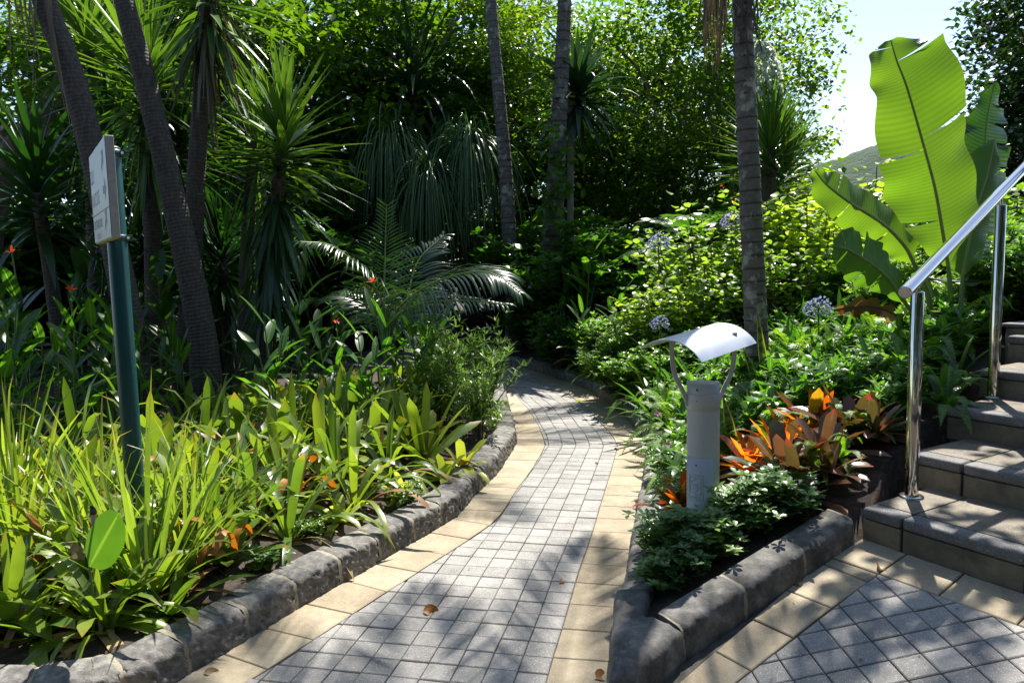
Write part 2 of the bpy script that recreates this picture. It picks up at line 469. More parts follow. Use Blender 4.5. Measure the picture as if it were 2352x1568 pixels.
G_brom = [(.075, .135, .026), (.14, .205, .034), (.21, .27, .045), (.1, .165, .034)]
MAT = dict(
    brom=leaf_mat('bromeliad leaf', G_brom, trans=(2.0, 2.1, .6), mix=.4, rough=.33, tip=(.3, .15, .03), tip0=.86),
    dead=leaf_mat('dead leaf', [(.2, .09, .03), (.3, .17, .07), (.42, .3, .16)], trans=(1.4, .9, .4), mix=.25, rough=.6),
    straw=leaf_mat('dry straw leaf', [(.09, .07, .045), (.16, .125, .085), (.27, .22, .16)], trans=(1.2, 1.0, .6), mix=.15, rough=.7),
    lime=leaf_mat('lime bromeliad leaf', [(.36, .42, .06), (.45, .5, .1)], trans=(1.5, 1.5, .6), mix=.45, rough=.35),
    grass=leaf_mat('grass blade', [(.12, .2, .036), (.22, .3, .06), (.3, .37, .09)], trans=(1.8, 1.9, .6), mix=.42, rough=.38, tip=(.35, .22, .08), tip0=.8),
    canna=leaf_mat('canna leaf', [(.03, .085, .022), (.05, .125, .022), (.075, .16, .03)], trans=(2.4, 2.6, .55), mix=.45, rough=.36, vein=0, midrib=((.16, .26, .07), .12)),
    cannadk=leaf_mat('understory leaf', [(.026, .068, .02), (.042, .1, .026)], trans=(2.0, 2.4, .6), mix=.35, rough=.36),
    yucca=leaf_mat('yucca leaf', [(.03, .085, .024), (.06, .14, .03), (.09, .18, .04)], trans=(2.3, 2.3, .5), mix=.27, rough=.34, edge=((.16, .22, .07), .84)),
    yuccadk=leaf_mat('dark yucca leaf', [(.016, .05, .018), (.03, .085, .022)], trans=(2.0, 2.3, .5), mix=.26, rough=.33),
    pony=leaf_mat('ponytail leaf', [(.04, .095, .03), (.075, .145, .04)], trans=(2.0, 2.2, .6), mix=.25, rough=.33, tip=(.2, .16, .07), tip0=.85),
    pand=leaf_mat('pandanus leaf', [(.016, .04, .022), (.028, .06, .03)], trans=(1.6, 2.0, .7), mix=.25, rough=.32),
    palm=leaf_mat('palm leaflet', [(.028, .065, .028), (.048, .1, .036)], trans=(2.0, 2.3, .6), mix=.27, rough=.3, spec=.6),
    fern=leaf_mat('fern leaflet', [(.065, .16, .025), (.12, .23, .035), (.17, .29, .05)], trans=(2.0, 2.1, .5), mix=.42, rough=.45),
    cover=leaf_mat('groundcover leaf', [(.07, .17, .035), (.12, .23, .045), (.17, .29, .065)], trans=(1.9, 2.1, .5), mix=.38, rough=.33),
    herb=leaf_mat('small shrub leaf', [(.07, .145, .05), (.12, .215, .07), (.17, .26, .1)], trans=(1.7, 1.9, .6), mix=.33, rough=.34),
    geran=leaf_mat('geranium leaf', [(.15, .25, .04), (.22, .33, .06), (.3, .4, .1)], trans=(1.9, 1.9, .5), mix=.45, rough=.4),
    narrow=leaf_mat('narrow shrub leaf', [(.08, .15, .04), (.13, .22, .055), (.19, .28, .08)], trans=(1.8, 2.0, .6), mix=.38, rough=.34),
    agap=leaf_mat('agapanthus leaf', [(.03, .085, .022), (.06, .13, .03)], trans=(2.0, 2.4, .6), mix=.36, rough=.32),
    sansev=leaf_mat('snake plant leaf', [(.09, .15, .04), (.12, .18, .05)], trans=(1.6, 1.8, .6), mix=.25, rough=.38, band=(.025, .06, .022), edge=((.5, .46, .07), .72)),
    orange=leaf_mat('orange bromeliad leaf', [(.26, .045, .012), (.4, .14, .02), (.2, .17, .025), (.15, .02, .012), (.36, .09, .015), (.08, .1, .02)], trans=(2.6, 2.1, .5), mix=.55, rough=.3, tip=(.5, .03, .01), tip0=.78, spots=((.55, .42, .06), 60)),
    maroon=leaf_mat('maroon bromeliad leaf', [(.05, .06, .02), (.09, .035, .022), (.2, .1, .075), (.045, .075, .025)], trans=(1.7, 1.4, .7), mix=.28, rough=.27, tip=(.4, .05, .06), tip0=.86),
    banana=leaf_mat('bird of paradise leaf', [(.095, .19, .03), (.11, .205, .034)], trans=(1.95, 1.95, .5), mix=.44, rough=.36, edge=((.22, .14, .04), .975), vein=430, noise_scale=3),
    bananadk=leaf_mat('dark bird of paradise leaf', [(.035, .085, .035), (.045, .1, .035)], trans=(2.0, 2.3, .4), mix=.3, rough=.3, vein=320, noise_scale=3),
    treeA=leaf_mat('tree leaf', [(.03, .075, .014), (.05, .11, .018), (.08, .15, .022)], trans=(3.0, 2.8, .5), mix=.42, rough=.34, noise_scale=1.3),
    treeB=leaf_mat('bright tree leaf', [(.055, .12, .02), (.085, .165, .028), (.13, .2, .035)], trans=(2.6, 2.4, .45), mix=.48, rough=.38, noise_scale=1.3),
    treeC=leaf_mat('dark evergreen leaf', [(.016, .045, .014), (.03, .07, .02)], trans=(2.0, 2.2, .6), mix=.28, rough=.27, noise_scale=1.3),
    vine=leaf_mat('vine leaf', [(.045, .12, .025), (.07, .16, .03)], trans=(2.2, 2.4, .5), mix=.42, rough=.35),
    white=leaf_mat('white petal', [(.7, .66, .5), (.8, .78, .68)], trans=(1, 1, .9), mix=.4, rough=.5),
    lilac=leaf_mat('lilac petal', [(.45, .42, .76), (.6, .58, .88)], trans=(1, 1, 1.1), mix=.4, rough=.5),
    violet=leaf_mat('violet petal', [(.22, .1, .5), (.3, .16, .6)], trans=(1, 1, 1.1), mix=.35, rough=.5),
    red=leaf_mat('red petal', [(.72, .03, .012), (.8, .08, .01)], trans=(1.1, 1, .7), mix=.4, rough=.45),
    pink=leaf_mat('pink petal', [(.6, .15, .5), (.65, .22, .55)], trans=(1, 1, 1), mix=.4, rough=.5),
    seed=leaf_mat('seed head', [(.2, .3, .06), (.3, .36, .1)], trans=(1.3, 1.4, .6), mix=.3, rough=.5),
    stalk=plain('green stalk', (.07, .14, .03), .45, var=.3),
    bstalk=plain('bird of paradise stalk', (.12, .19, .045), .42, var=.35, scale=9),
    rib=plain('leaf midrib', (.16, .22, .05), .42, var=.2),
    ribdk=plain('dark leaf midrib', (.06, .1, .025), .42, var=.2),
    twig=plain('twig bark', (.1, .075, .05), .8, var=.4, scale=30),
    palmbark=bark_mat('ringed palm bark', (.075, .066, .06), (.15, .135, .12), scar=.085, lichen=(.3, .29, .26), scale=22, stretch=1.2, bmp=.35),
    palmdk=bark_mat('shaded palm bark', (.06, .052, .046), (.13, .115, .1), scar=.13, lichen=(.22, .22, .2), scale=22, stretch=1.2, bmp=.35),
    yucbark=bark_mat('yucca bark', (.045, .036, .03), (.115, .096, .08), ring=.03, scale=55, stretch=.3, bmp=.8),
    bark=bark_mat('tree bark', (.045, .036, .028), (.13, .11, .085), scale=14, stretch=.2),
    barkpale=bark_mat('pale tree bark', (.1, .08, .06), (.22, .19, .15), scale=14, stretch=.2),
    soil=stone_mat('soil and mulch', (.018, .013, .01), (.04, .028, .02), (.09, .062, .042), scale=26, bmp=.9, rough=.95),
    grout=stone_mat('paving grout', (.035, .033, .027), (.065, .062, .05), (.1, .095, .07), scale=30, bmp=.4),
    paver=stone_mat('grey paver', (.19, .18, .166), (.243, .231, .214), (.298, .285, .266), scale=9, speck=((.62, .6, .56), 210), bmp=.2, tone=((.8, .8, .8), (1.14, 1.13, 1.11)), stain=((.12, .115, .1), 1.6), stmax=.45),
    slab=stone_mat('sandstone slab', (.245, .192, .12), (.32, .262, .17), (.4, .345, .245), scale=5, stain=((.16, .135, .1), 2.2), stmax=.5, speck=((.6, .52, .38), 260), bmp=.15, tone=((.78, .76, .74), (1.12, 1.12, 1.12))),
    kerb=stone_mat('kerb stone', (.06, .056, .05), (.15, .142, .13), (.3, .288, .268), scale=24, bmp=.9, rough=.85, tone=((.8, .8, .8), (1.15, 1.13, 1.08))),
    kerbdk=stone_mat('weathered kerb stone', (.05, .046, .04), (.125, .117, .104), (.27, .252, .222), scale=14, bmp=.7, rough=.85, stain=((.03, .028, .026), 5)),
    mortar=stone_mat('kerb mortar', (.17, .145, .1), (.26, .225, .16), (.33, .29, .21), scale=30, bmp=.6),
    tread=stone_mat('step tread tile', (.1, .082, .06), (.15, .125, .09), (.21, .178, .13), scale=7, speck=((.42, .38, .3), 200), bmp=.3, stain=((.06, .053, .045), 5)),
    riser=stone_mat('step riser tile', (.11, .092, .06), (.17, .145, .095), (.24, .205, .14), scale=6, bmp=.3, stain=((.06, .052, .042), 5), tone=((.8, .8, .8), (1.1, 1.1, 1.1))),
    nosing=stone_mat('step nosing', (.078, .074, .07), (.118, .113, .107), (.168, .162, .155), scale=9, speck=((.4, .4, .4), 220), bmp=.25),
    stepgrout=plain('dark step grout', (.025, .023, .02), .9, var=.4),
    steel=plain('polished steel', (.6, .59, .58), .055, metal=1.0),
    steel2=plain('brushed steel', (.52, .51, .49), .2, metal=1.0),
    lamp=plain('silver lamp paint', (.4, .41, .42), .42, metal=.0, spec=.5, var=.09, scale=7),
    hood=plain('satin aluminium', (.58, .6, .66), .38, metal=.55, var=.04, scale=6),
    glass=plain('lamp glass', (.02, .035, .038), .08, spec=.9),
    screw=plain('screw head', (.12, .12, .12), .35, metal=.8),
    teal=plain('teal painted post', (.006, .055, .055), .34, spec=.5, var=.12, scale=30),
    signface=plain('sign face', (.36, .43, .43), .4, var=.05, scale=8),
    signedge=plain('galvanised sign edge', (.42, .41, .37), .45, metal=.4, var=.25, scale=45),
    signunder=plain('sign underside', (.4, .38, .12), .5),
    signblue=plain('sign lettering blue', (.03, .03, .16), .5),
    black=plain('black plastic', (.012, .012, .013), .4),
    pipe=plain('riser pipe', (.34, .25, .2), .6, var=.2),
    carwhite=plain('white car paint', (.78, .79, .8), .25, spec=.6),
    carglass=plain('car glass', (.02, .025, .03), .08),
    tyre=plain('tyre rubber', (.02, .02, .02), .8),
    slat=plain('brown timber slat', (.16, .075, .045), .6, var=.3),
    slatpale=plain('weathered timber', (.4, .36, .33), .6, var=.3),
    hill=None,
)
# ------------------------------------------------------------------ layout of the paths
def W2(lst, z=0.0): return [G(x, y, z)[:2] for x, y in lst]


PZ = lambda x, y: 0.1253 + .16128 * (x - 1.0055) + .09188 * (y - 2.5332)      # the ramped plaza


def PH(px, py):
    """photo pixel on the plaza plane"""
    q = ray(px, py)
    t = (0.1253 - .16128 * 1.0055 - .09188 * 2.5332 - EYE) / (q[2] - .16128 * q[0] - .09188 * q[1])
    return q * t + np.array([0, 0, EYE])


far_r = [(.16, 9.7), (-.42, 10.35), (-1.3, 10.85), (-2.6, 11.2)]
Rk = curve(W2([(1400, 1538), (1409, 1477), (1422.6, 1406), (1436, 1341.6), (1453, 1236.7), (1461, 1192), (1473, 1128), (1483, 1052), (1485, 1018), (1467.8, 996.6), (1434, 957.6), (1400, 928.8), (1366, 906.8), (1337, 890)]) + far_r, 90)
Rk = np.concatenate([[[.262, 2.12]], Rk])
Rb = curve([(-.16, 1.2), (-.03, 1.75)] + W2([(1253, 1568), (1275, 1491), (1297, 1423), (1329, 1313), (1358, 1230), (1378, 1162), (1400, 1091), (1415, 1038), (1417, 1020), (1400, 991.5), (1383, 974.5), (1359.5, 949), (1339, 929), (1315, 913), (1291, 898)]) + [(.06, 9.5), (-.5, 10.12), (-1.35, 10.6), (-2.6, 10.95)], 150)
Lb = np.array([(-1.45, 1.2), (-1.15, 1.8)] + W2([(560, 1568), (664, 1506), (743, 1452), (826, 1399), (901, 1350), (978, 1302), (1095, 1226.5), (1142.7, 1193.5), (1163, 1162), (1180, 1133.4), (1200, 1106), (1217, 1085), (1230, 1062), (1244, 1041), (1253, 1020), (1239, 981), (1222, 952.5), (1210, 935.6), (1192, 917)]) + [(-.02, 8.1), (-.38, 8.85), (-1.0, 9.4), (-1.8, 9.85), (-2.8, 10.2)])
Lk_path = np.array([(-1.72, 1.2), (-1.36, 1.85)] + W2([(411, 1562), (528, 1494), (650, 1419.5), (752, 1360), (840, 1311), (921, 1262), (990, 1223), (1053, 1186), (1087, 1142), (1138, 1094), (1178, 1037), (1187, 1018), (1178, 974), (1166, 929), (1160, 897)]) + [(-.22, 8.4), (-.55, 8.8), (-1.1, 9.2), (-1.9, 9.6), (-2.9, 9.95)])
Lk = np.array([(-3.4, 2.55), (-2.6, 2.2), (-1.95, 2.06), (-1.5, 2.03), (-1.26, 2.09), (-1.16, 2.2)] + [tuple(p) for p in Lk_path[2:]])
STO = PH(1978, 1237)                                       # corner where the steps meet the kerb
SE = np.array([.507, -.862, 0]); SA = np.array([.862, .507, 0]); SZ = np.array([0, 0, 1.])
Pk = np.array([(.285, 2.12), (.345, 2.18), tuple(PH(1490, 1568)[:2]), tuple(STO[:2])])


def sdist(poly, X, Y):
    """signed distance to a polyline, positive on its left"""
    X = np.asarray(X, float); Y = np.asarray(Y, float)
    best = np.full(X.shape, 1e9); sg = np.ones(X.shape)
    P = np.asarray(poly, float)
    for a, b in zip(P[:-1], P[1:]):
        d = b - a; L2 = d @ d
        if L2 < 1e-12: continue
        t = np.clip(((X - a[0]) * d[0] + (Y - a[1]) * d[1]) / L2, 0, 1)
        ex, ey = X - a[0] - t * d[0], Y - a[1] - t * d[1]
        r = np.hypot(ex, ey)
        cr = d[0] * (Y - a[1]) - d[1] * (X - a[0])
        m = r < best - 1e-9
        best = np.where(m, r, best); sg = np.where(m, np.sign(cr), sg)
    return best * sg


STEPLINE = np.concatenate([Pk[1:], [STO[:2] + SA[:2] * 3.2 - SE[:2] * .65, STO[:2] + SA[:2] * 12 - SE[:2] * 2.5]])
LkX = np.concatenate([Lk, [[-8, 12.2]]])
RkX = np.concatenate([Rk, [[-8, 14.0]]])


def smooth(x): x = np.clip(x, 0, 1); return x * x * (3 - 2 * x)


def bedz(x, y, raw=False):
    x = np.asarray(x, float); y = np.asarray(y, float)
    dl = sdist(LkX, x, y); dr = -sdist(RkX, x, y); dp = sdist(STEPLINE, x, y)
    zl = .075 + .05 * smooth((dl - .1) / .6)
    ramp_ = .34 * np.clip(dr - .15, 0, 2.6)
    ramp_ = np.where(y > 6.5, ramp_ * (1 - .6 * smooth((y - 6.5) / 4)), ramp_)
    zr = .09 + ramp_
    aa = (x - STO[0]) * SA[0] + (y - STO[1]) * SA[1]
    lim = np.where(aa < 0, PZ(x, y) + .055, STO[2] + .03 + .28 * aa) + .36 * np.clip(dp - .17, 0, 5)
    zr = np.where(dp > 0, np.minimum(zr, lim), zr)
    z = np.where(dl > 0.0, zl, zr)
    if raw: return z
    ok = (dl > .05) | ((dr > .05) & (dp > .05))
    return np.where(ok, z, -.12)


def bz(x, y): return float(bedz(np.array([x]), np.array([y]), True)[0])


# ground sheet to the horizon + modelled soil near the camera
g = MB()
gx = np.array([-900, -60, -9.3, 9.3, 60, 900.]); gy = np.array([-300, -20, .6, 16.2, 90, 1500.])
for i in range(5):
    for j in range(5):
        if i == 2 and j == 2: continue
        z = 0.1 if (j >= 2) else -.15
        g.add([(gx[i], gy[j], .09), (gx[i + 1], gy[j], .09), (gx[i + 1], gy[j + 1], .09), (gx[i], gy[j + 1], .09)], [[0, 1, 2, 3]])
tag(g.build('ground', MAT['soil']), kind='structure')
s = MB()
X, Y = np.meshgrid(np.arange(-9.4, 9.41, .07), np.arange(.5, 16.31, .07))
Z = bedz(X, Y)
Z = Z + np.where(Z > 0, (rng.random(Z.shape) - .5) * .018, 0)
ed = np.minimum.reduce([X + 9.4, 9.4 - X, 16.3 - Y, Y - .5])
nx, ny = X.shape[1], X.shape[0]
ii = (np.arange(ny - 1)[:, None] * nx + np.arange(nx - 1)[None]).ravel()
s.add(np.stack([X, Y, Z], -1).reshape(-1, 3), np.stack([ii, ii + 1, ii + nx + 1, ii + nx], -1), .5)
tag(s.build('garden_soil', MAT['soil']), kind='structure')


# ------------------------------------------------------------------ paving
def clip(poly, a, n):
    """keep the part of a convex 2D polygon with (p-a).n >= 0"""
    out = []
    for i in range(len(poly)):
        p, q = poly[i], poly[(i + 1) % len(poly)]
        dp, dq = (p - a) @ n, (q - a) @ n
        if dp >= 0: out.append(p)
        if dp * dq < 0: out.append(p + (q - p) * dp / (dp - dq))
    return out


def area(p): p = np.array(p); return .5 * np.sum(p[:, 0] * np.roll(p[:, 1], -1) - p[:, 1] * np.roll(p[:, 0], -1))


def inset(poly, d):
    P = [np.array(p) for p in poly]
    Q = [P[0]]
    for p in P[1:]:
        if np.linalg.norm(p - Q[-1]) > .004: Q.append(p)
    if len(Q) > 2 and np.linalg.norm(Q[0] - Q[-1]) < .004: Q.pop()
    if len(Q) < 3 or abs(area(Q)) < 2e-4: return None
    if area(Q) < 0: Q = Q[::-1]
    c = Q
    for i in range(len(Q)):
        a, b = Q[i], Q[(i + 1) % len(Q)]
        e = b - a; e = e / np.linalg.norm(e)
        nn = np.array([-e[1], e[0]])
        c = clip(c, a + nn * d, nn)
        if len(c) < 3: return None
    return c if abs(area(c)) > 1e-4 else None


def tile(B, poly, z, mat, gap=.0017, cham=.0032, jit=.0015, rnd=None):
    o = inset(poly, gap)
    if o is None: return
    t = inset(o, cham)
    if t is None or len(t) != len(o): t = None
    dz = (random.random() - .5) * 2 * jit
    rnd = random.random() if rnd is None else rnd
    zf = z if callable(z) else (lambda x, y: z)
    k = len(o)
    lo = [(p[0], p[1], zf(p[0], p[1]) - .03) for p in o]
    mi = [(p[0], p[1], zf(p[0], p[1]) - cham * .8 + dz) for p in o]
    if t is None:
        B.add(lo + mi, [[i, (i + 1) % k, k + (i + 1) % k, k + i] for i in range(k)], rnd, 0, 0, mat)
        B.add(mi, [list(range(k))], rnd, 0, 0, mat)
        return
    tp = [(p[0], p[1], zf(p[0], p[1]) + dz) for p in t]
    # line the chamfer up with its outline
    j0 = int(np.argmin([np.linalg.norm(np.array(q[:2]) - np.array(mi[0][:2])) for q in tp]))
    tp = tp[j0:] + tp[:j0]
    f = [[i, (i + 1) % k, k + (i + 1) % k, k + i] for i in range(k)] + [[k + i, k + (i + 1) % k, 2 * k + (i + 1) % k, 2 * k + i] for i in range(k)]
    B.add(lo + mi + tp, f, rnd, 0, 0, mat)
    B.add(tp, [list(range(k))], rnd, 0, 0, mat)


def resample(P, step):
    P = np.asarray(P, float)
    d = np.concatenate([[0], np.cumsum(np.linalg.norm(np.diff(P, axis=0), axis=1))])
    s_ = np.arange(0, d[-1], step)
    return np.stack([np.interp(s_, d, P[:, 0]), np.interp(s_, d, P[:, 1])], 1)


def normals(P):
    t = np.gradient(P, axis=0); t = t / np.linalg.norm(t, axis=1, keepdims=True)
    return np.stack([-t[:, 1], t[:, 0]], 1)


path = MB()
CS = .1018
R2 = resample(Rb, CS / 2)
N2 = normals(R2)
for _ in range(12):
    N2[1:-1] = (N2[:-2] + N2[1:-1] * 2 + N2[2:]) / 4
N2 = N2 / np.linalg.norm(N2, axis=1, keepdims=True)
irow = np.argmin(np.abs(R2[:, 1] - 5.4)); irow -= irow % 2
for k in range(13):
    st = 0
    off = 1 if (k % 2) else 0
    i = 0
    while i + 3 < len(R2):
        i0, i1 = i, i + 2
        if i >= irow and off and i == irow:
            i1 = i + 1
        quad = [R2[i0] + N2[i0] * CS * k, R2[i1] + N2[i1] * CS * k, R2[i1] + N2[i1] * CS * (k + 1), R2[i0] + N2[i0] * CS * (k + 1)]
        i = i1
        quad = [np.array(q) for q in quad]
        c = sum(quad) / 4
        dd = sdist(Lb, np.array([q[0] for q in quad]), np.array([q[1] for q in quad]))
        if dd.min() > -.0: continue                        # fully beyond the left border
        if dd.max() > 0:
            best = None
            for a, b in zip(Lb[:-1], Lb[1:]):
                e = b - a; L = np.linalg.norm(e)
                t = np.clip((c - a) @ e / L ** 2, 0, 1); r = np.linalg.norm(c - a - t * e)
                if best is None or r < best[0]: best = (r, a, np.array([e[1], -e[0]]) / L)
            quad = clip(quad, best[1], best[2])
            if len(quad) < 3: continue
        if k > 5 and c[1] > 6: continue
        tile(path, quad, 0.0, 0, jit=.002)
# sandstone border slabs
for P, K, sgn in ((Rb, Rk, -1), (Lb, Lk_path, 1)):
    Q = resample(P, .2035 if sgn < 0 else .218)
    Kd = resample(K, .02)
    out = []
    for q in Q:
        n_ = Kd[np.argmin(np.linalg.norm(Kd - q, axis=1))]
        v = n_ - q; L = np.linalg.norm(v)
        out.append(q + v / max(L, 1e-6) * (min(L, .3) + .012))
    for i in range(len(Q) - 1):
        tile(path, [Q[i], Q[i + 1], out[i + 1], out[i]], .002, 1, jit=.001)
bs = resample(Rk, .15); bs2 = resample(Lk_path, .15)
m_ = min(len(bs), len(bs2))
bed = np.concatenate([np.concatenate([bs[:m_], np.full((m_, 1), -.011)], 1), np.concatenate([bs2[:m_], np.full((m_, 1), -.011)], 1)])
path.add(bed, [[i, i + 1, m_ + i + 1, m_ + i] for i in range(m_ - 1)], .5, 0, 0, 2)
tag(path.build('path', [MAT['paver'], MAT['slab'], MAT['grout']], smooth=False), kind='structure')

plz = MB()
A0 = .04811
U = np.array([math.cos(A0), math.sin(A0)]); V_ = np.array([-U[1], U[0]])
U = U / math.sqrt(1 + (.16128 * U[0] + .09188 * U[1]) ** 2); V_ = V_ / math.sqrt(1 + (.16128 * V_[0] + .09188 * V_[1]) ** 2)
O2 = np.array([1.0055, 2.5332])
zb = lambda zx, zy: PH(1725.9 + .19756 * zx, 1261.2 + .19756 * zy)[:2]        # corners read off the photo
cor = zb(1478, 280)
kin = [zb(1470, 278), zb(1365, 375), zb(935, 675), zb(490, 1020)]
kout = [zb(912, 85), zb(805, 155), zb(400, 465), zb(10, 800)]
dk = kin[3] - kin[2]; do = kout[3] - kout[2]
for q in range(2): kin.append(kin[-1] + dk); kout.append(kout[-1] + do)
sout = [zb(1812, 50), PH(2214.5, 1315)[:2]]
sin_ = [cor, PH(2155, 1367)[:2]]
for q in range(6):
    sout.append(sout[-1] + SE[:2] * .245); sin_.append(sin_[-1] + SE[:2] * .243)
tile(plz, [kin[0], sout[0], np.array(STO[:2]) + SA[:2] * .01, kout[0]], PZ, 1, gap=.003)
for i in range(len(kin) - 1): tile(plz, [kin[i], kin[i + 1], kout[i + 1], kout[i]], PZ, 1, gap=.003)
for i in range(len(sin_) - 1): tile(plz, [sin_[i], sout[i], sout[i + 1], sin_[i + 1]], PZ, 1, gap=.003)
nk = kin[-1] - kin[0]; nk = np.array([-nk[1], nk[0]]) / np.linalg.norm(nk)
ns = sin_[-1] - sin_[0]; ns = np.array([ns[1], -ns[0]]) / np.linalg.norm(ns)
if (np.array([1.4, 2.0]) - kin[0]) @ nk < 0: nk = -nk
if (np.array([1.4, 2.0]) - sin_[0]) @ ns < 0: ns = -ns
for i in range(-14, 24):
    for j in range(-16, 8):
        q = [O2 + .1 * (U * a + V_ * b) for a, b in ((i, j), (i + 1, j), (i + 1, j + 1), (i, j + 1))]
        c = sum(q) / 4
        if c[1] < 1.0 or c[0] > 3.2: continue
        q = clip(q, kin[0], nk)
        if len(q) > 2: q = clip(q, sin_[0], ns)
        if len(q) > 2: tile(plz, q, PZ, 0, gap=.0022, jit=.0015)
gz = lambda x, y: PZ(x, y) - .012
bp = [Pk[1], Pk[2], STO[:2] + SA[:2] * .03, sout[-1] + SA[:2] * .03, np.array([3.0, .7]), np.array([.7, .7])]
plz.add([(p[0], p[1], gz(*p)) for p in bp], [list(range(6))], .5, 0, 0, 2)
tag(plz.build('pavement', [MAT['paver'], MAT['slab'], MAT['grout']], smooth=False), kind='structure')


# ------------------------------------------------------------------ stone kerbs
def kerb_run(root, P, side, block, mats, zf, prof, rough=.006, zi=0):
    """stones along polyline P; side +1: front faces left of the run, -1: right"""
    P = resample(P, .01)
    N = normals(P) * side
    for _ in range(10): N[1:-1] = (N[:-2] + 2 * N[1:-1] + N[2:]) / 4
    nb = max(1, int(round(len(P) * .01 / block)))
    ed = [int(round(i * (len(P) - 1) / nb + (random.uniform(-2, 2) if 0 < i < nb else 0))) for i in range(nb + 1)]
    for b in range(nb):
        i0, i1 = ed[b], ed[b + 1]
        st = np.unique(np.round(np.linspace(i0, i1, 40)).astype(int))
        rows = []
        hz = random.uniform(-.004, .006); hu = random.uniform(-.004, .004)
        for q, i in enumerate(st):
            e = min(q, len(st) - 1 - q)
            sh = (.0, .55, .85, 1.)[min(e, 3)]
            tgt = P[i]
            nn = N[i]
            tt = np.array([nn[1], -nn[0]]) * side
            shift = (.0055 if q == 0 else -.0055 if q == len(st) - 1 else 0)
            row = []
            for (u, z) in prof:
                cu, cz = .075, .06
                k = 1 - .085 * (1 - sh)
                u2 = cu + (u - cu) * k; z2 = cz + (z - cz) * k if z > .01 else z
                x, y = tgt + nn * (-u2) + tt * shift
                w = .22 * noise.noise(Vector((x * 22, y * 22, z2 * 30 + zi))) + 1.0 * (noise.noise(Vector((x * 62, y * 62, z2 * 70 + zi))) * 1.2 - .35 * abs(noise.noise(Vector((x * 130, y * 130, z2 * 140)))))
                dsp = rough * w * (1.0 if u < .05 else .45) * (1 if z > .01 else .3)
                x, y = x + nn[0] * (dsp + hu), y + nn[1] * (dsp + hu)
                base = zf(tgt[0], tgt[1])
                row.append((x, y, base + z2 + (hz if z > .02 else 0) + (dsp * .5 if u > .03 else 0)))
            rows.append(row)
        k = len(prof)
        B = MB()
        V = np.array(rows).reshape(-1, 3)
        f = []
        for q in range(len(st) - 1):
            for j in range(k - 1):
                f.append((q * k + j, q * k + j + 1, (q + 1) * k + j + 1, (q + 1) * k + j))
        if side < 0: f = [t[::-1] for t in f]
        B.add(V, f, random.random())
        B.add(V[:k], [list(range(k))], .5); B.add(V[-k:], [list(range(k))], .5)
        B.build('kerb_stone', mats[0], root)
    B = MB()                                              # mortar filling each joint, a little behind the faces
    k = len(prof)
    for e in ed:
        st = [max(0, e - 1), min(len(P) - 1, e + 1)]
        rows = []
        for i in st:
            base = zf(P[i][0], P[i][1])
            for (u, z) in prof:
                u2 = .075 + (u - .075) * .955; z2 = .06 + (z - .06) * .955 if z > .01 else z
                x, y = P[i] - N[i] * u2
                rows.append((x, y, base + z2))
        f = [(j, j + 1, k + j + 1, k + j) for j in range(k - 1)]
        B.add(rows, f, .5)
    B.build('mortar_joint', mats[1], root)


PROF = [(0, -.02), (0, .0), (.0005, .011), (.001, .021), (.002, .031), (.003, .041), (.004, .05), (.005, .058), (.006, .067), (.007, .08), (.009, .092), (.013, .102), (.021, .11), (.036, .116), (.064, .12), (.1, .124), (.125, .126), (.145, .125), (.153, .118), (.155, .0)]
z0 = lambda x, y: 0.0
kl = thing('stone_kerb', (0, 0, 0), 'rough grey stone kerb curving along the left edge of the path below the bromeliads', 'kerb')
kerb_run(kl, Lk, -1, .255, (MAT['kerb'], MAT['mortar']), z0, PROF, .012)
kr = thing('stone_kerb', (0, 0, 0), 'long low stone kerb along the right edge of the curving path, overhung by ferns', 'kerb')
tj0 = G(1412, 1426)[:2]; tj1 = PH(1572, 1511)[:2]
RkT = np.concatenate([[tj0], Rk[Rk[:, 1] > tj0[1] + .02]])
kerb_run(kr, RkT, 1, .27, (MAT['kerb'], MAT['mortar']), z0, [(u * .86, z * .88) for u, z in PROF], .005, 3)
kp = thing('stone_kerb', (0, 0, 0), 'dark weathered stone kerb beside the sloping pavement, from the pointed corner to the steps', 'kerb')
PkR = np.array([tj1, Pk[-1]]); PkR[-1] = PkR[-1] - (PkR[-1] - PkR[-2]) / np.linalg.norm(PkR[-1] - PkR[-2]) * .03
kerb_run(kp, PkR, -1, .29, (MAT['kerbdk'], MAT['mortar']), PZ, [(u * .86, z * .86) for u, z in PROF], .0065, 7)

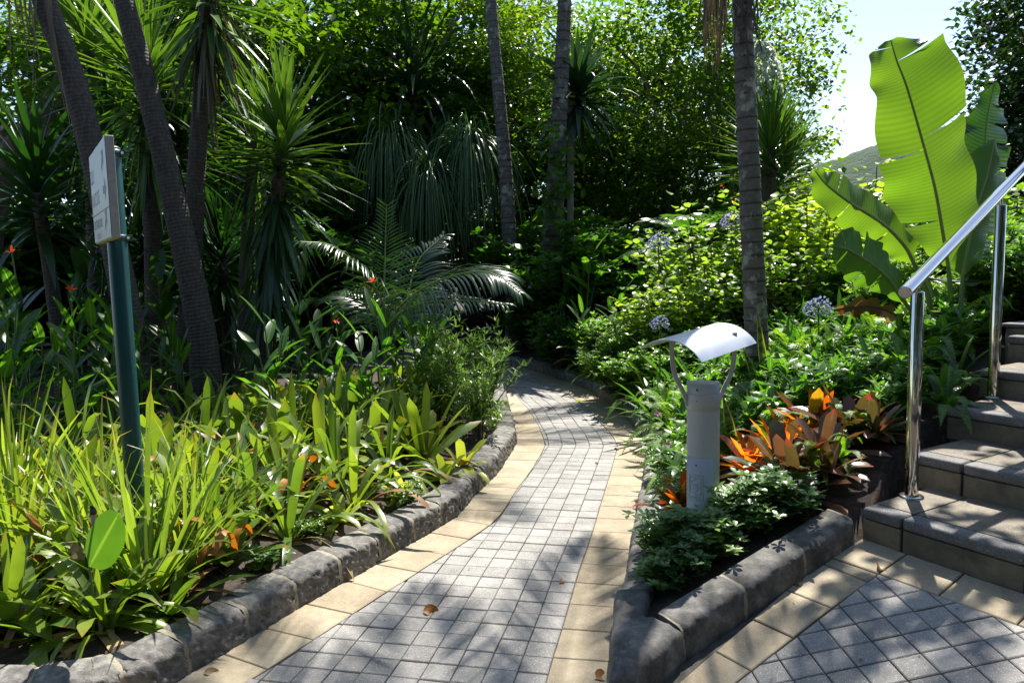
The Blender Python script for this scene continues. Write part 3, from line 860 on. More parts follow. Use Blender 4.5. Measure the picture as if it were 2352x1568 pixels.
# the pointed corner stone where both kerbs meet
def corner_stone():
    nP = norm((Pk[-1] - tj1)[None])[0]; nP = np.array([-nP[1], nP[0]])
    jn = G(1482, 1421, .11)[:2]
    out = [np.array([.262, 2.06]), np.array([.335, 2.10]), tj1 - norm((Pk[-1] - tj1)[None])[0] * .004, tj1 + nP * .125 - norm((Pk[-1] - tj1)[None])[0] * .004, jn, tj0 + np.array([.13, -.03]), tj0 - np.array([0, .006])]
    bm = bmesh.new()
    lo = [bm.verts.new((p[0], p[1], -.05)) for p in out]
    hi = [bm.verts.new((p[0], p[1], (.108 + max(0, PZ(*p)) * .9))) for p in out]
    k = len(out)
    bm.faces.new(lo[::-1]); bm.faces.new(hi)
    for i in range(k): bm.faces.new([lo[i], lo[(i + 1) % k], hi[(i + 1) % k], hi[i]])
    bmesh.ops.recalc_face_normals(bm, faces=bm.faces[:])
    ed = [e for e in bm.edges if all(v in hi for v in e.verts)]
    bmesh.ops.bevel(bm, geom=ed, offset=.034, segments=5, affect='EDGES', profile=.55)
    bmesh.ops.triangulate(bm, faces=[f for f in bm.faces if len(f.verts) > 4])
    bmesh.ops.subdivide_edges(bm, edges=[e for e in bm.edges if e.calc_length() > .02], cuts=4, use_grid_fill=True)
    bmesh.ops.subdivide_edges(bm, edges=[e for e in bm.edges if e.calc_length() > .03], cuts=1, use_grid_fill=True)
    bm.normal_update()
    for v in bm.verts:
        c = v.co
        v.co = c + v.normal * .0065 * (noise.noise(c * 30) + .7 * noise.noise(c * 70))
    for f in bm.faces: f.smooth = True
    me = bpy.data.meshes.new('corner_stone'); bm.to_mesh(me); bm.free(); me.materials.append(MAT['kerbdk'])
    link('corner_stone', me, kp)


corner_stone()

# ------------------------------------------------------------------ steps
steps = thing('stone_steps', (0, 0, 0), 'flight of tiled stone steps rising to the right behind the handrail', 'steps')
TR, RI = .45, .135
for k in range(8):
    a0 = k * TR; zt = STO[2] + .133 + k * RI; zbm = zt - RI - (.14 if k == 0 else .02)
    e0 = -.2 * a0 - .0
    o = STO * np.array([1, 1, 0])
    stp = boxes([fr_box(o, SE, SA, SZ, e0 + .006, 2.6, a0 + .012, a0 + TR + .03, zbm, zt - .008)], 'step', MAT['stepgrout'], steps, 0)
    js = [e0] + [x for x in ((.165, .59, 1.01, 1.43, 1.85, 2.27, 2.6) if k % 2 == 0 else (.14, .5, .92, 1.34, 1.76, 2.18, 2.6))]
    nb, rb, tb = [], [], []
    for x0, x1 in zip(js[:-1], js[1:]):
        nb.append(fr_box(o, SE, SA, SZ, x0 + .004, x1 - .004, a0 - .006, a0 + .085, zt - .045, zt))
        rb.append(fr_box(o, SE, SA, SZ, x0 + .005, x1 - .005, a0 + .0, a0 + .03, zbm + .004, zt - .048))
        tb.append(fr_box(o, SE, SA, SZ, x0 + .003, x1 - .003, a0 + .088, a0 + TR - .002, zt - .03, zt - .001))
    boxes(nb, 'nosing', MAT['nosing'], stp, .013, 4, True)
    boxes(rb, 'riser', MAT['riser'], stp, .003)
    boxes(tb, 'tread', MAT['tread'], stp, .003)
    if k > 0:
        boxes([fr_box(o, SE, SA, SZ, e0 - .0, e0 + .03, a0 - .0 + .035, a0 + TR - .004, -.05, zbm + .0)], 'side_wall', MAT['riser'], stp, .003)
# low end pier beside the upper steps
pier = thing('stone_pier', (0, 0, 0), 'small dark stone pier at the top right beside the upper steps', 'pier')
q = D(2372, 800, 4.15)
boxes([fr_box(np.array([q[0], q[1], 0]), SE, SA, SZ, -.1, .1, -.1, .1, .3, D(2340, 752, 4.15)[2])], 'pier_block', MAT['riser'], pier, .012, 3, True)
boxes([fr_box(np.array([q[0], q[1], 0]), SE, SA, SZ, -.115, .115, -.115, .115, D(2340, 752, 4.15)[2] + .001, D(2340, 742, 4.15)[2])], 'cap_stone', MAT['nosing'], pier, .01, 3, True)

# ------------------------------------------------------------------ handrail
hr = thing('steel_handrail', (0, 0, 0), 'polished stainless steel handrail rising to the right beside the steps', 'handrail')
p1 = np.array([1.624, 2.958, STO[2] + .133]); p2 = np.array([2.415, 3.678, STO[2] + .133 + 2 * RI])
r1 = D(2112, 637, 2.958); r2 = D(2303, 437, 3.678)
dr_ = norm((r2 - r1)[None])[0]
rs = r1 - dr_ * .155
B = MB()
tube(B, [rs, rs + dr_ * .004, rs + dr_ * 2.8, r1 + dr_ * 3.2], .0255, 32)
rail = B.build('rail', MAT['steel'], hr)
B = MB(); tube(B, [rs - dr_ * .003, rs - dr_ * .001, rs + dr_ * .001], [.0225, .0245, .0255], 32); B.build('end_cap', MAT['steel2'], rail)
for p, pyx, dep in ((p1, (2108, 669), 2.958), (p2, (2297, 470), 3.678)):
    zt = D(*pyx, dep)[2]
    B = MB()
    tube(B, [p, p + [0, 0, .002], [p[0], p[1], zt - .006], [p[0], p[1], zt - .002], [p[0], p[1], zt]], [.0255, .0255, .0255, .024, .021], 32)
    ps = B.build('post', MAT['steel'], hr)
    B = MB(); tube(B, [p + [0, 0, .0], p + [0, 0, .005], p + [0, 0, .008], p + [0, 0, .009]], [.047, .047, .043, .03], 32); B.build('base_flange', MAT['steel2'], ps)
    B = MB(); zr_ = (rs + dr_ * ((p[0] - rs[0]) / dr_[0]))[2]
    tube(B, [[p[0], p[1], zt - .003], [p[0], p[1], zr_]], .006, 12); B.build('support_pin', MAT['steel2'], ps)

# ------------------------------------------------------------------ bollard lamp
bx = D(1615, 1000, 3.17); bx = np.array([bx[0], 3.17, 0]); bzz = bz(bx[0], 3.17) - .05
bl = thing('bollard_lamp', tuple(bx), 'silver grey bollard lamp with a curved metal hood on two bent arms', 'bollard lamp')
zl = lambda py: D(1615, py, 3.17)[2]
RT = .0695
B = MB(); tube(B, [[0, 0, bzz], [0, 0, zl(915)]], RT, 48, cap=False); B.build('tube', MAT['lamp'], bl)
B = MB(); tube(B, [[0, 0, zl(936)], [0, 0, zl(935)], [0, 0, zl(902)], [0, 0, zl(901)], [0, 0, zl(900.5)]], [RT, RT + .0042, RT + .0042, RT + .003, RT - .001], 48, cap=False)
col_ = B.build('collar', MAT['lamp'], bl)
B = MB(); tube(B, [[0, 0, zl(901)], [0, 0, zl(878)], [0, 0, zl(877)], [0, 0, zl(878)], [0, 0, zl(884)]], [RT, RT + .0005, RT - .002, RT - .005, RT - .006], 48, cap=False); B.build('head_ring', MAT['lamp'], bl)
B = MB(); tube(B, [[0, 0, zl(883)], [0, 0, zl(881)], [0, 0, zl(880)]], [RT - .0055, RT - .006, .03], 48); B.build('glass_lens', MAT['glass'], bl)
PHI = math.radians(46)
AX = np.array([math.cos(PHI), math.sin(PHI), 0]); PX = np.array([math.sin(PHI), -math.cos(PHI), 0])
zh = zl(760) + .012
B = MB()
nu, nv = 30, 28
HL, HR, HA = .235, .2, math.radians(47)
tilt = math.radians(7)
rows = []
for sgn, rr in ((0, HR), (1, HR - .0035)):
    for i in range(nu + 1):
        a = -HA + 2 * HA * i / nu
        off = (math.sin(a - tilt * 0) * rr, math.cos(a) * rr - HR)
        u = off[0] * math.cos(tilt) + off[1] * math.sin(tilt); w = -off[0] * math.sin(tilt) + off[1] * math.cos(tilt)
        for j in range(nv + 1):
            e = -HL + 2 * HL * j / nv
            rows.append(AX * (e - .018) + PX * u + SZ * (zh + w + e * .075 - .012))
V = np.array(rows); k = (nu + 1) * (nv + 1)
idx = lambda s_, i, j: s_ * k + i * (nv + 1) + j
f = []
for i in range(nu):
    for j in range(nv):
        f.append((idx(0, i, j), idx(0, i, j + 1), idx(0, i + 1, j + 1), idx(0, i + 1, j)))
        f.append((idx(1, i, j), idx(1, i + 1, j), idx(1, i + 1, j + 1), idx(1, i, j + 1)))
B.add(V, f)
f = []
for i in range(nu):
    for j in (0, nv): f.append((idx(0, i, j), idx(1, i, j), idx(1, i + 1, j), idx(0, i + 1, j)))
for j in range(nv):
    for i in (0, nu): f.append((idx(0, i, j), idx(0, i, j + 1), idx(1, i, j + 1), idx(1, i, j)))
B.add(V, f)
B.build('hood', MAT['hood'], bl)
AA = math.radians(10); AX = np.array([math.cos(AA), math.sin(AA), 0]); PX = np.array([math.sin(AA), -math.cos(AA), 0])
for sg in (-1, 1):
    zc = zl(912)
    pr = curve([(RT + .002, zc - .035), (RT + .006, zc - .01), (.101, zc + .045), (.129, zc + .1), (.142, zc + .17), (.144, zc + .24), (.144, zh - .03 + sg * .006)], 26)
    rows = []
    for (r_, z_), tg in zip(pr, norm(np.gradient(pr, axis=0))):
        nn = np.array([tg[1], -tg[0]])
        for a, b in ((-.0095, -.004), (-.003, -.0055), (.003, -.0055), (.0095, -.004), (.0095, .004), (0, .005), (-.0095, .004)):
            c = (r_ + nn[0] * a, z_ + nn[1] * a)
            rows.append(AX * c[0] * sg + PX * b + SZ * c[1])
    B = MB(); k = 7; n_ = len(pr)
    B.add(rows, [(i * k + j, i * k + (j + 1) % k, (i + 1) * k + (j + 1) % k, (i + 1) * k + j) for i in range(n_ - 1) for j in range(k)])
    B.add(rows[-k:], [list(range(k))]); B.add(rows[:k], [list(range(k))])
    arm = B.build('arm', MAT['lamp'], bl, smooth=False)
    for z_, dx in ((zc - .012, RT + .008),):
        B = MB(); q = AX * sg * dx + SZ * z_
        tube(B, [q, q + AX * sg * .004], [.0045, .0035], 10); B.build('screw', MAT['screw'], arm)
# access panel wrapped round the tube
def cyl(th, z, r): return (r * math.sin(th), -r * math.cos(th), z)
t0, t1 = math.radians(-88), math.radians(22)
B = MB(); nn = 26
ths = np.linspace(t0, t1, nn); zs = (zl(1250), zl(1044))
V = [cyl(t, z, RT + .0022) for z in zs for t in ths] + [cyl(t, z, RT - .001) for z in zs for t in ths]
f = [(i, i + 1, nn + i + 1, nn + i) for i in range(nn - 1)] + [(nn + i, nn + i + 1, 3 * nn + i + 1, 3 * nn + i) for i in range(nn - 1)] + [(nn - 1, 3 * nn - 1, 4 * nn - 1, 2 * nn - 1), (0, nn, 3 * nn, 2 * nn)]
B.add(V, f); pan = B.build('access_panel', MAT['lamp'], bl)
B = MB(); q = np.array(cyl(math.radians(-38), zl(1060), RT + .0015)); o_ = np.array([math.sin(math.radians(-38)), -math.cos(math.radians(-38)), 0])
tube(B, [q, q + o_ * .002], [.0042, .0036], 12); B.build('screw', MAT['screw'], pan)
for py in (890, 915):
    B = MB(); q = np.array(cyl(math.radians(-36), zl(py), RT + .001)); o_ = np.array([math.sin(math.radians(-36)), -math.cos(math.radians(-36)), 0])
    tube(B, [q, q + o_ * .005], [.005, .0035] if py < 900 else [.0028, .0025], 12); B.build('screw', MAT['screw'], col_)
ea, eb, ez0, ez1 = math.radians(-66), math.radians(-14), zl(1137), zl(1081)
def em(u, v): return ea + (eb - ea) * u, ez0 + (ez1 - ez0) * v
B = MB()
def relief(pts, closed=False):
    pts = pts + ([pts[0]] if closed else [])
    w = []
    for (a, b), (c, d) in zip(pts[:-1], pts[1:]):
        m = max(2, int(math.hypot(c - a, d - b) * 10))
        w += [(a + (c - a) * i / m, b + (d - b) * i / m) for i in range(m)]
    w.append(pts[-1])
    P3 = [cyl(*em(u, v), RT + .0022) for u, v in w]
    tube(B, P3, .0017, 6)
relief([(0, 0), (1, 0), (1, 1), (0, 1)], True)
relief([(.38, .9), (.07, .9), (.07, .63)]); relief([(.38, .9), (.38, .84)]); relief([(.44, .8), (.44, .88), (.86, .88), (.86, .64)])
relief([(.44, .8), (.15, .69)]); relief([(.07, .63), (.86, .64)]); relief([(.07, .58), (.07, .27)])
relief([(.2, .57), (.36, .57), (.36, .36)]); relief([(.84, .57), (.52, .33), (.38, .33)]); relief([(.46, .57), (.66, .57), (.5, .42)])
relief([(.07, .27), (.38, .27), (.38, .23)]); relief([(.44, .22), (.86, .22), (.86, .58)])
B.build('emblem', MAT['lamp'], pan)
me = text_mesh('REGENT', .0115, .0)
V = []
xs = [v.co.x for v in me.vertices]; wd = max(xs)
for v in me.vertices:
    u = .1 + .8 * v.co.x / wd
    th, z_ = em(u, .05)
    v.co = cyl(th, z_ + v.co.y * .95, RT + .0027)
me.materials.append(MAT['screw']); link('lettering', me, pan)
# pale mark: the panel lettering is raised and only a little darker than the paint
me.materials[0] = plain('lamp lettering', (.3, .31, .32), .5)

# ------------------------------------------------------------------ sign on its post
sp_ = np.array([-1.655, 3.15, 0])
PR = .0385
ztop = D(270, 338, 3.15)[2]
sg_ = thing('direction_sign', tuple(sp_), 'white direction sign seen edge on, clamped to a teal green post', 'sign')
B = MB(); tube(B, [[0, 0, .05], [0, 0, ztop - .004], [0, 0, ztop], [0, 0, ztop + .002]], [PR, PR, PR - .002, PR - .008], 32); post = B.build('post', MAT['teal'], sg_)
pr_ = np.array([D(240, 309.7, 2.85)[0], 2.85, 0]); pl_ = np.array([D(204.6, 362, 3.36)[0], 3.36, 0])
dU = norm((pr_ - pl_)[None])[0]; wS = np.linalg.norm(pr_ - pl_)
nB = np.array([-dU[1], dU[0], 0])
if nB @ (sp_ - (pl_ + pr_) / 2) < 0: nB = -nB
zS1, zS0 = D(240, 309.7, 2.85)[2], D(256, 545, 2.85)[2]
TH = .03
oS = pl_ - sp_
# post sits against the back of the panel
gapb = (sp_ - pl_) @ nB
shift = nB * (gapb - PR - TH - .004)
oS = oS + shift * 0
panel = boxes([(fr_box(oS, dU, nB, SZ, 0, wS, .001, TH, zS0, zS1), 0)], 'sign_panel', MAT['signedge'], sg_, .0015, 1)
boxes([fr_box(oS, dU, nB, SZ, .003, wS - .003, -.0015, .0005, zS0 + .003, zS1 - .003)], 'sign_face', MAT['signface'], panel, 0)
boxes([fr_box(oS, dU, nB, SZ, .004, wS - .004, .003, TH - .003, zS0 - .002, zS0 + .0005)], 'bottom_trim', MAT['signunder'], panel, 0)
H = zS1 - zS0
def on_face(me, u0, v0, sx, sz, mat, nm):
    for v in me.vertices:
        p = oS + dU * (u0 + v.co.x * sx) + SZ * (zS0 + v0 + v.co.y * sz) - nB * (.0022 + v.co.z)
        v.co = p
    me.materials.clear(); me.materials.append(mat)
    return link(nm, me, panel)
def txt(s_, u0, u1, v0, h, mat):
    me = text_mesh(s_, 1.0, 0.0)
    xs = [v.co.x for v in me.vertices]; ys = [v.co.y for v in me.vertices]
    k1 = (u1 - u0) / (max(xs) - min(xs)); k2 = h / (max(ys) - min(ys))
    return on_face(me, u0 - min(xs) * k1, v0 - min(ys) * k2, k1, k2, mat, 'lettering')
LBm = plain('worn sign lettering', (.12, .16, .34), .5)
txt('CLU', .02 * wS, .24 * wS, .66 * H, .16 * H, MAT['signblue'])
txt('A B C D E', .03 * wS, .5 * wS, .40 * H, .15 * H, MAT['signblue'])
txt('UPSTAIRS ON', .05 * wS, .56 * wS, .145 * H, .10 * H, MAT['signblue'])
txt('LEVEL 1', .18 * wS, .46 * wS, .035 * H, .06 * H, LBm)
boxes([fr_box(oS, dU, nB, SZ, .004, wS - .004, -.0022, -.0012, zS0 + .30 * H, zS0 + .312 * H)], 'divider_line', MAT['signblue'], panel, 0)
def arrow(u, v, s_, a):
    pts = [(-.5, -.14), (.05, -.14), (.05, -.42), (.55, 0), (.05, .42), (.05, .14), (-.5, .14)]
    me = bpy.data.meshes.new('arrow')
    ca, sa = math.cos(a), math.sin(a)
    me.from_pydata([(x * ca - y * sa, x * sa + y * ca, 0) for x, y in pts], [], [list(range(7))])
    return on_face(me, u * wS, v * H, s_, s_, MAT['signblue'], 'arrow')
arrow(.8, .8, .1, PI / 4); arrow(.82, .5, .11, 0); arrow(.78, .2, .1, PI / 4)
for py in (352, 547):
    z_ = D(270, py, 3.15)[2]
    B = MB(); tube(B, [[0, 0, z_ - .014], [0, 0, z_ - .0135], [0, 0, z_ + .0135], [0, 0, z_ + .014]], [PR, PR + .003, PR + .003, PR], 32, cap=False)
    cl = B.build('clamp_band', MAT['teal'], sg_)
    r_ = np.array([.95, .1, 0]); r_ /= np.linalg.norm(r_)
    t_ = np.array([-r_[1], r_[0], 0])
    boxes([fr_box([0, 0, z_], r_, t_, SZ, PR, PR + .022, -.007, -.004, -.013, .013), fr_box([0, 0, z_], r_, t_, SZ, PR, PR + .022, .004, .007, -.013, .013)], 'clamp_lug', MAT['teal'], cl, .001, 1)
    B = MB(); q = r_ * (PR + .013) + SZ * z_
    tube(B, [q - t_ * .015, q - t_ * .009, q - t_ * .008, q + t_ * .008, q + t_ * .009, q + t_ * .014], [.006, .006, .0035, .0035, .006, .006], 8); B.build('bolt', MAT['steel2'], cl)
# ------------------------------------------------------------------ plant builders
def P_canna(t): return np.maximum(.03, np.minimum(1, 2.05 * t ** .62 * (1 - t) ** .72))
def R_(a, b, n): return rng.uniform(a, b, n)


def rosette(n, L, Wd, el=(1.35, .25), droop=(.2, .9), prof=P_strap, seg=7, fold=.3, mat=0, dead=0, B=None, jr=.02, rnd=None, tw=.35):
    B = B or MB()
    q = np.arange(n) / n
    az = np.arange(n) * 2.39996 + R_(-.3, .3, n)
    e = el[0] + (el[1] - el[0]) * q ** .8 + R_(-.15, .15, n)
    d, s = azel(az, e)
    base = np.stack([np.cos(az) * jr * q, np.sin(az) * jr * q, 0 * q], -1)
    m = np.full(n, mat)
    if dead: m[-dead:] = 1
    leaves(B, base, d, s, L * R_(.7, 1.1, n), Wd * R_(.8, 1.15, n), droop[0] + (droop[1] - droop[0]) * q * R_(.4, 1.3, n), prof, seg, fold, R_(-tw, tw, n), m, rnd=rnd, pw=1.6)
    return B


def frond(B, base, d0, up, L, n, ll, lw, droop, ang=.95, ldroop=.5, vee=.35, mat=0, ribmat=1, ribr=.006, seg=4, nseg=24, prof=P_lance, start=.15, taper=None, gd=(0, 0, -1)):
    """pinnate leaf: rachis bending under its weight with leaflets both sides"""
    t = np.linspace(0, 1, nseg + 1)
    d0 = norm(np.asarray(d0, float)[None])[0]
    dd = norm(d0[None] + (droop * t ** 1.3)[:, None] * np.array(gd, float))
    P = np.asarray(base, float) + np.concatenate([np.zeros((1, 3)), np.cumsum((dd[1:] + dd[:-1]) / 2 * L / nseg, 0)])
    up = np.asarray(up, float)
    tl = start + (1 - start) * (np.arange(n) + .5) / n
    pos = np.stack([np.interp(tl, t, P[:, k]) for k in range(3)], 1)
    tg = norm(np.stack([np.interp(tl, t, dd[:, k]) for k in range(3)], 1))
    sd_ = norm(np.cross(tg, up[None])); nn = norm(np.cross(sd_, tg))
    pr = taper(tl) if taper else np.maximum(.25, np.sin(PI * np.clip((tl - start) / (1 - start), 0, 1) * .86 + .3))
    for sg in (-1, 1):
        a = ang - .35 * tl + R_(-.06, .06, n)
        d = tg * np.cos(a)[:, None] + sd_ * (sg * np.sin(a))[:, None] + nn * vee
        s = np.cross(norm(d), nn) * 1.0
        leaves(B, pos, d, s, ll * pr * R_(.9, 1.08, n), lw * R_(.85, 1.1, n), ldroop * R_(.7, 1.4, n), prof, seg, .2, R_(-.15, .15, n), mat, pw=1.3)
    tube(B, P, np.linspace(ribr, ribr * .25, len(P)), 6, ribmat, cap=False)
    return P


# prototypes are meshes: copies share them
def bromeliad_mesh(seed):
    if seed < 3: B = rosette(14, .42, .06, (1.42, .3), (.05, .8), (P_blunt, P_strap, P_blunt)[seed], dead=2, fold=.24)
    else: B = rosette(18, .56, .038, (1.4, .4), (.8, 2.6), dead=2, fold=.22, jr=.05)
    return B.mesh('bromeliad', [MAT['brom'], MAT['dead']])


def grass_mesh(n, L, w):
    B = MB()
    az = R_(0, 2 * PI, n); e = R_(.75, 1.5, n)
    d, s = azel(az, e); r = R_(0, .09, n)
    leaves(B, np.stack([np.cos(az) * r, np.sin(az) * r, 0 * r], -1), d, s, L * R_(.5, 1.05, n), w * R_(.7, 1.2, n), R_(.1, 1.1, n), P_grass, 8, .22, R_(-.6, .6, n), 0, pw=2)
    return B.mesh('strap_grass', [MAT['grass']])


def canna_mesh(h, nl, ll, lw, matkey, seed):
    B = MB()
    ns = 2 + seed % 2
    tops = []
    for i in range(ns):
        bx_, by_ = R_(-.06, .06, 2); hh = h * random.uniform(.75, 1.05)
        top = np.array([bx_ + random.uniform(-.12, .12), by_ + random.uniform(-.12, .12), hh])
        P = curve([(bx_, by_, 0), (bx_ * 1.1, by_ * 1.1, hh * .5), tuple(top)], 10)
        tube(B, P, np.linspace(.011, .005, 10), 6, 1)
        q = np.linspace(.12, .97, nl)
        az = q * 12 + random.uniform(0, 6); e = .25 + .85 * q + R_(-.2, .2, nl)
        d, s = azel(az, e)
        pos = np.stack([np.interp(q, np.linspace(0, 1, 10), P[:, k]) for k in range(3)], 1)
        leaves(B, pos, d, s, ll * R_(.75, 1.1, nl) * (1.05 - .3 * q), lw * R_(.8, 1.15, nl) * (1.05 - .25 * q), R_(.5, 1.3, nl) * (1.1 - .8 * q), P_canna, 9, .22, R_(-.35, .35, nl), 0, pw=1.4)
        tops.append(top)
    return B.mesh('canna', [MAT[matkey], MAT['stalk']]), tops


def flower_mesh(n, L, w, mat, el=(.2, 1.3), droop=.6):
    B = MB()
    az = np.arange(n) * 2.4; e = R_(el[0], el[1], n)
    d, s = azel(az, e)
    leaves(B, [(0, 0, 0)], d, s, L * R_(.7, 1.1, n), w, droop, P_lance, 4, .2, R_(-.3, .3, n), 0)
    return B.mesh('petals', [mat])


def umbel_mesh(n, r, mat, petal=.03):
    """agapanthus head: a globe of small trumpet flowers on pedicels"""
    B = MB()
    k = np.arange(n) + .5
    ph = np.arccos(1 - 1.55 * k / n); th = k * 2.39996
    d = np.stack([np.cos(th) * np.sin(ph), np.sin(th) * np.sin(ph), np.cos(ph)], -1)
    for i in range(n):
        L = r * random.uniform(.55, .8)
        e = d[i] * L
        tube(B, [(0, 0, 0), e * .5 + [0, 0, .003], e], .0012, 4, 1, cap=False)
        a = np.linspace(0, 2 * PI, 6, endpoint=False) + random.random()
        u = norm(np.cross(d[i], [0.3, .2, .9])[None])[0]; v = np.cross(d[i], u)
        o = np.cos(a)[:, None] * u + np.sin(a)[:, None] * v
        leaves(B, e[None], d[i][None] * 1.0 + o * .38, np.cross(d[i][None], o), petal * random.uniform(.85, 1.15), petal * .32, .0, P_ell, 3, .15, 0, 0)
    return B.mesh('flower_head', [mat, MAT['stalk']])


def fern_mesh(n, L, ll=.05):
    B = MB()
    for i in range(n):
        az = i * 2.4 + random.uniform(-.3, .3); e = random.uniform(.5, 1.35)
        d, s = azel(az, e)
        frond(B, (0, 0, 0), d, (0, 0, 1) if e < 1.2 else (math.cos(az) * -.6, math.sin(az) * -.6, .5), L * random.uniform(.7, 1.1), 34, ll, .0125, random.uniform(.9, 1.9), 1.35, .25, .12, 0, 1, .0022, 2, 14, P_strap, .1,
              taper=lambda t: np.minimum(1, (1 - t) * 2.4 + .06) * np.minimum(1, .5 + t * 2))
    return B.mesh('fern', [MAT['fern'], MAT['rib']])


def whorls(B, pos, n, L, w, el=(.15, .8), mat=0, prof=P_spat, seg=2, stem=None, lean=None, drp=.25):
    """small leaf whorls at many points"""
    N = len(pos)
    az = (np.arange(n)[None] * (2 * PI / n) + R_(0, 6, N)[:, None] + R_(-.25, .25, (N, n))).ravel()
    e = R_(el[0], el[1], N * n)
    d, s = azel(az, e)
    if lean is not None: d = d + np.repeat(lean, n, 0)
    leaves(B, np.repeat(pos, n, 0), d, s, L * R_(.65, 1.15, N * n), w * R_(.8, 1.2, N * n), R_(0, drp, N * n), prof, seg, .2, R_(-.3, .3, N * n), mat, rnd=np.repeat(rng.random(N), n) * .7 + rng.random(N * n) * .3)


def bush_mesh(h, r, nst, matkey, L, w, per=6, levels=7, prof=P_ovate, el=(.1, .9), stemmat='twig', nsub=4, seg=3, drp=.5):
    """leafy shrub with real stems"""
    B = MB()
    pos = []
    for i in range(nst):
        az = random.uniform(0, 6.28); rr = r * math.sqrt(random.random()); hh = h * random.uniform(.55, 1.0) * (1 - .35 * (rr / r) ** 2)
        top = np.array([math.cos(az) * rr, math.sin(az) * rr, hh])
        P = curve([(top[0] * .15, top[1] * .15, 0), (top[0] * .55, top[1] * .55, hh * .45), tuple(top)], 9)
        tube(B, P, np.linspace(.007, .0022, 9), 5, 1, cap=False)
        for q in np.linspace(.45, 1, levels):
            p = np.array([np.interp(q, np.linspace(0, 1, 9), P[:, k]) for k in range(3)])
            pos.append(p)
            for _ in range(nsub):
                a = random.uniform(0, 6.28); l_ = random.uniform(.03, .13) * (1.4 if r > .4 else .8)
                pp = p + np.array([math.cos(a) * l_, math.sin(a) * l_, random.uniform(-.3, .8) * l_])
                if random.random() < .5: tube(B, [p, pp], [.0022, .0012], 4, 1, cap=False)
                pos.append(pp)
    pos = np.array(pos)
    whorls(B, pos, per, L, w, el, 0, prof, seg, drp=drp)
    return B.mesh('shrub', [MAT[matkey], MAT[stemmat]])


def crown_mesh(name, matkey, R, ncl, per, size, cl=.55, seedv=0, prof=P_ovate, hole=.0, stemmat=None, low=-1.0):
    B = MB()
    cs = []
    while len(cs) < ncl:
        v = rng.normal(size=3); v /= np.linalg.norm(v)
        v = v * random.uniform(.35, 1.0) ** .6
        if v[2] < low: continue
        if noise.noise(Vector((v[0] * 2.3 + seedv, v[1] * 2.3, v[2] * 2.3))) < hole: continue
        cs.append(v * R)
    cs = np.array(cs)
    N = ncl * per
    od = rng.normal(size=(N, 3)); off = od / np.linalg.norm(od, axis=1, keepdims=True) * (rng.random(N) ** .45)[:, None] * cl * 1.75 * np.array([1, 1, .6]) * np.repeat(R_(.5, 1.15, ncl), per)[:, None]
    pos = np.repeat(cs, per, 0) + off
    az = R_(0, 2 * PI, N); e = R_(-1.0, .55, N)
    d, s = azel(az, e)
    rn = np.repeat(rng.random(ncl), per) * .5 + rng.random(N) * .5
    leaves(B, pos, d, s, size * R_(.6, 1.2, N), size * .68 * R_(.75, 1.15, N), R_(.1, .6, N), prof, 2, .22, R_(-.9, .9, N), 0, rnd=rn)
    return B, cs


def pxy(px, y, zoff=0.0):
    """ground point under a photo column at distance y"""
    z = 0.2
    for _ in range(3):
        x = D(px, 784, y)[0]
        # roll makes x depend a little on height: aim at the ground height
        z = bz(x, y)
        py = PJ((x, y, z))[1]
        x = D(px, py, y)[0]
    return np.array([x, y, z + zoff])


def PJ(X):
    q = RM @ (np.array(X) - np.array([0, 0, EYE])); return 1176 + F * q[0] / q[2], 784 + F * q[1] / q[2]


def put(name, me, loc, rz=0, sc=1, label=None, cat=None, group=None, tilt=(0, 0)):
    o = link(name, me); o.location = loc; o.rotation_euler = (tilt[0], tilt[1], rz)
    o.scale = (sc, sc, sc) if not isinstance(sc, tuple) else sc
    return tag(o, label, cat, group)


# ------------------------------------------------------------------ left bed: bromeliads
brom = [bromeliad_mesh(i) for i in range(5)]
pts = []
tries = 0
while len(pts) < 104 and tries < 30000:
    tries += 1
    y = random.uniform(2.35, 6.0)
    x = random.uniform(-.78 * y - .2, .1)
    dl = float(sdist(LkX, np.array([x]), np.array([y]))[0])
    if dl < (.3 if x < -1.0 else .4) or (dl < .5 and y > 4.6): continue
    if y > 4.9 and x < -2.3: continue
    if math.hypot(x - sp_[0], y - sp_[1]) < .17: continue
    if any((x - a) ** 2 + (y - b) ** 2 < (.235 + .03 * (y > 4)) ** 2 for a, b in pts): continue
    pts.append((x, y))
for i, (x, y) in enumerate(pts):
    put('strap_bromeliad', brom[i % 5], (x, y, bz(x, y)), random.uniform(0, 6.28), random.uniform(.8, 1.12) * (1.0 if y < 4.2 else 1.15) * (.8 if y < 2.6 else 1), 'yellow green strap-leaved bromeliad among the many massed in the left bed', 'bromeliad', 'strap-leaved bromeliads massed in the left bed', (R_(-.15, .15, 1)[0], R_(-.15, .15, 1)[0]))
gm = [grass_mesh(52, .84, .025), grass_mesh(44, .7, .022)]
GRP = 'clumps of long grassy leaves in the left bed'
for i, (px, y, sc) in enumerate(((330, 2.75, 1.02), (420, 2.95, .95), (60, 2.95, .95), (230, 3.0, 1.0), (20, 3.5, 1.0), (480, 3.3, .85))):
    p = pxy(px, y)
    put('strap_grass', gm[i % 2], p, random.uniform(0, 6), sc, 'clump of long narrow grassy leaves standing above the bromeliads near the sign post', 'grass clump', GRP)
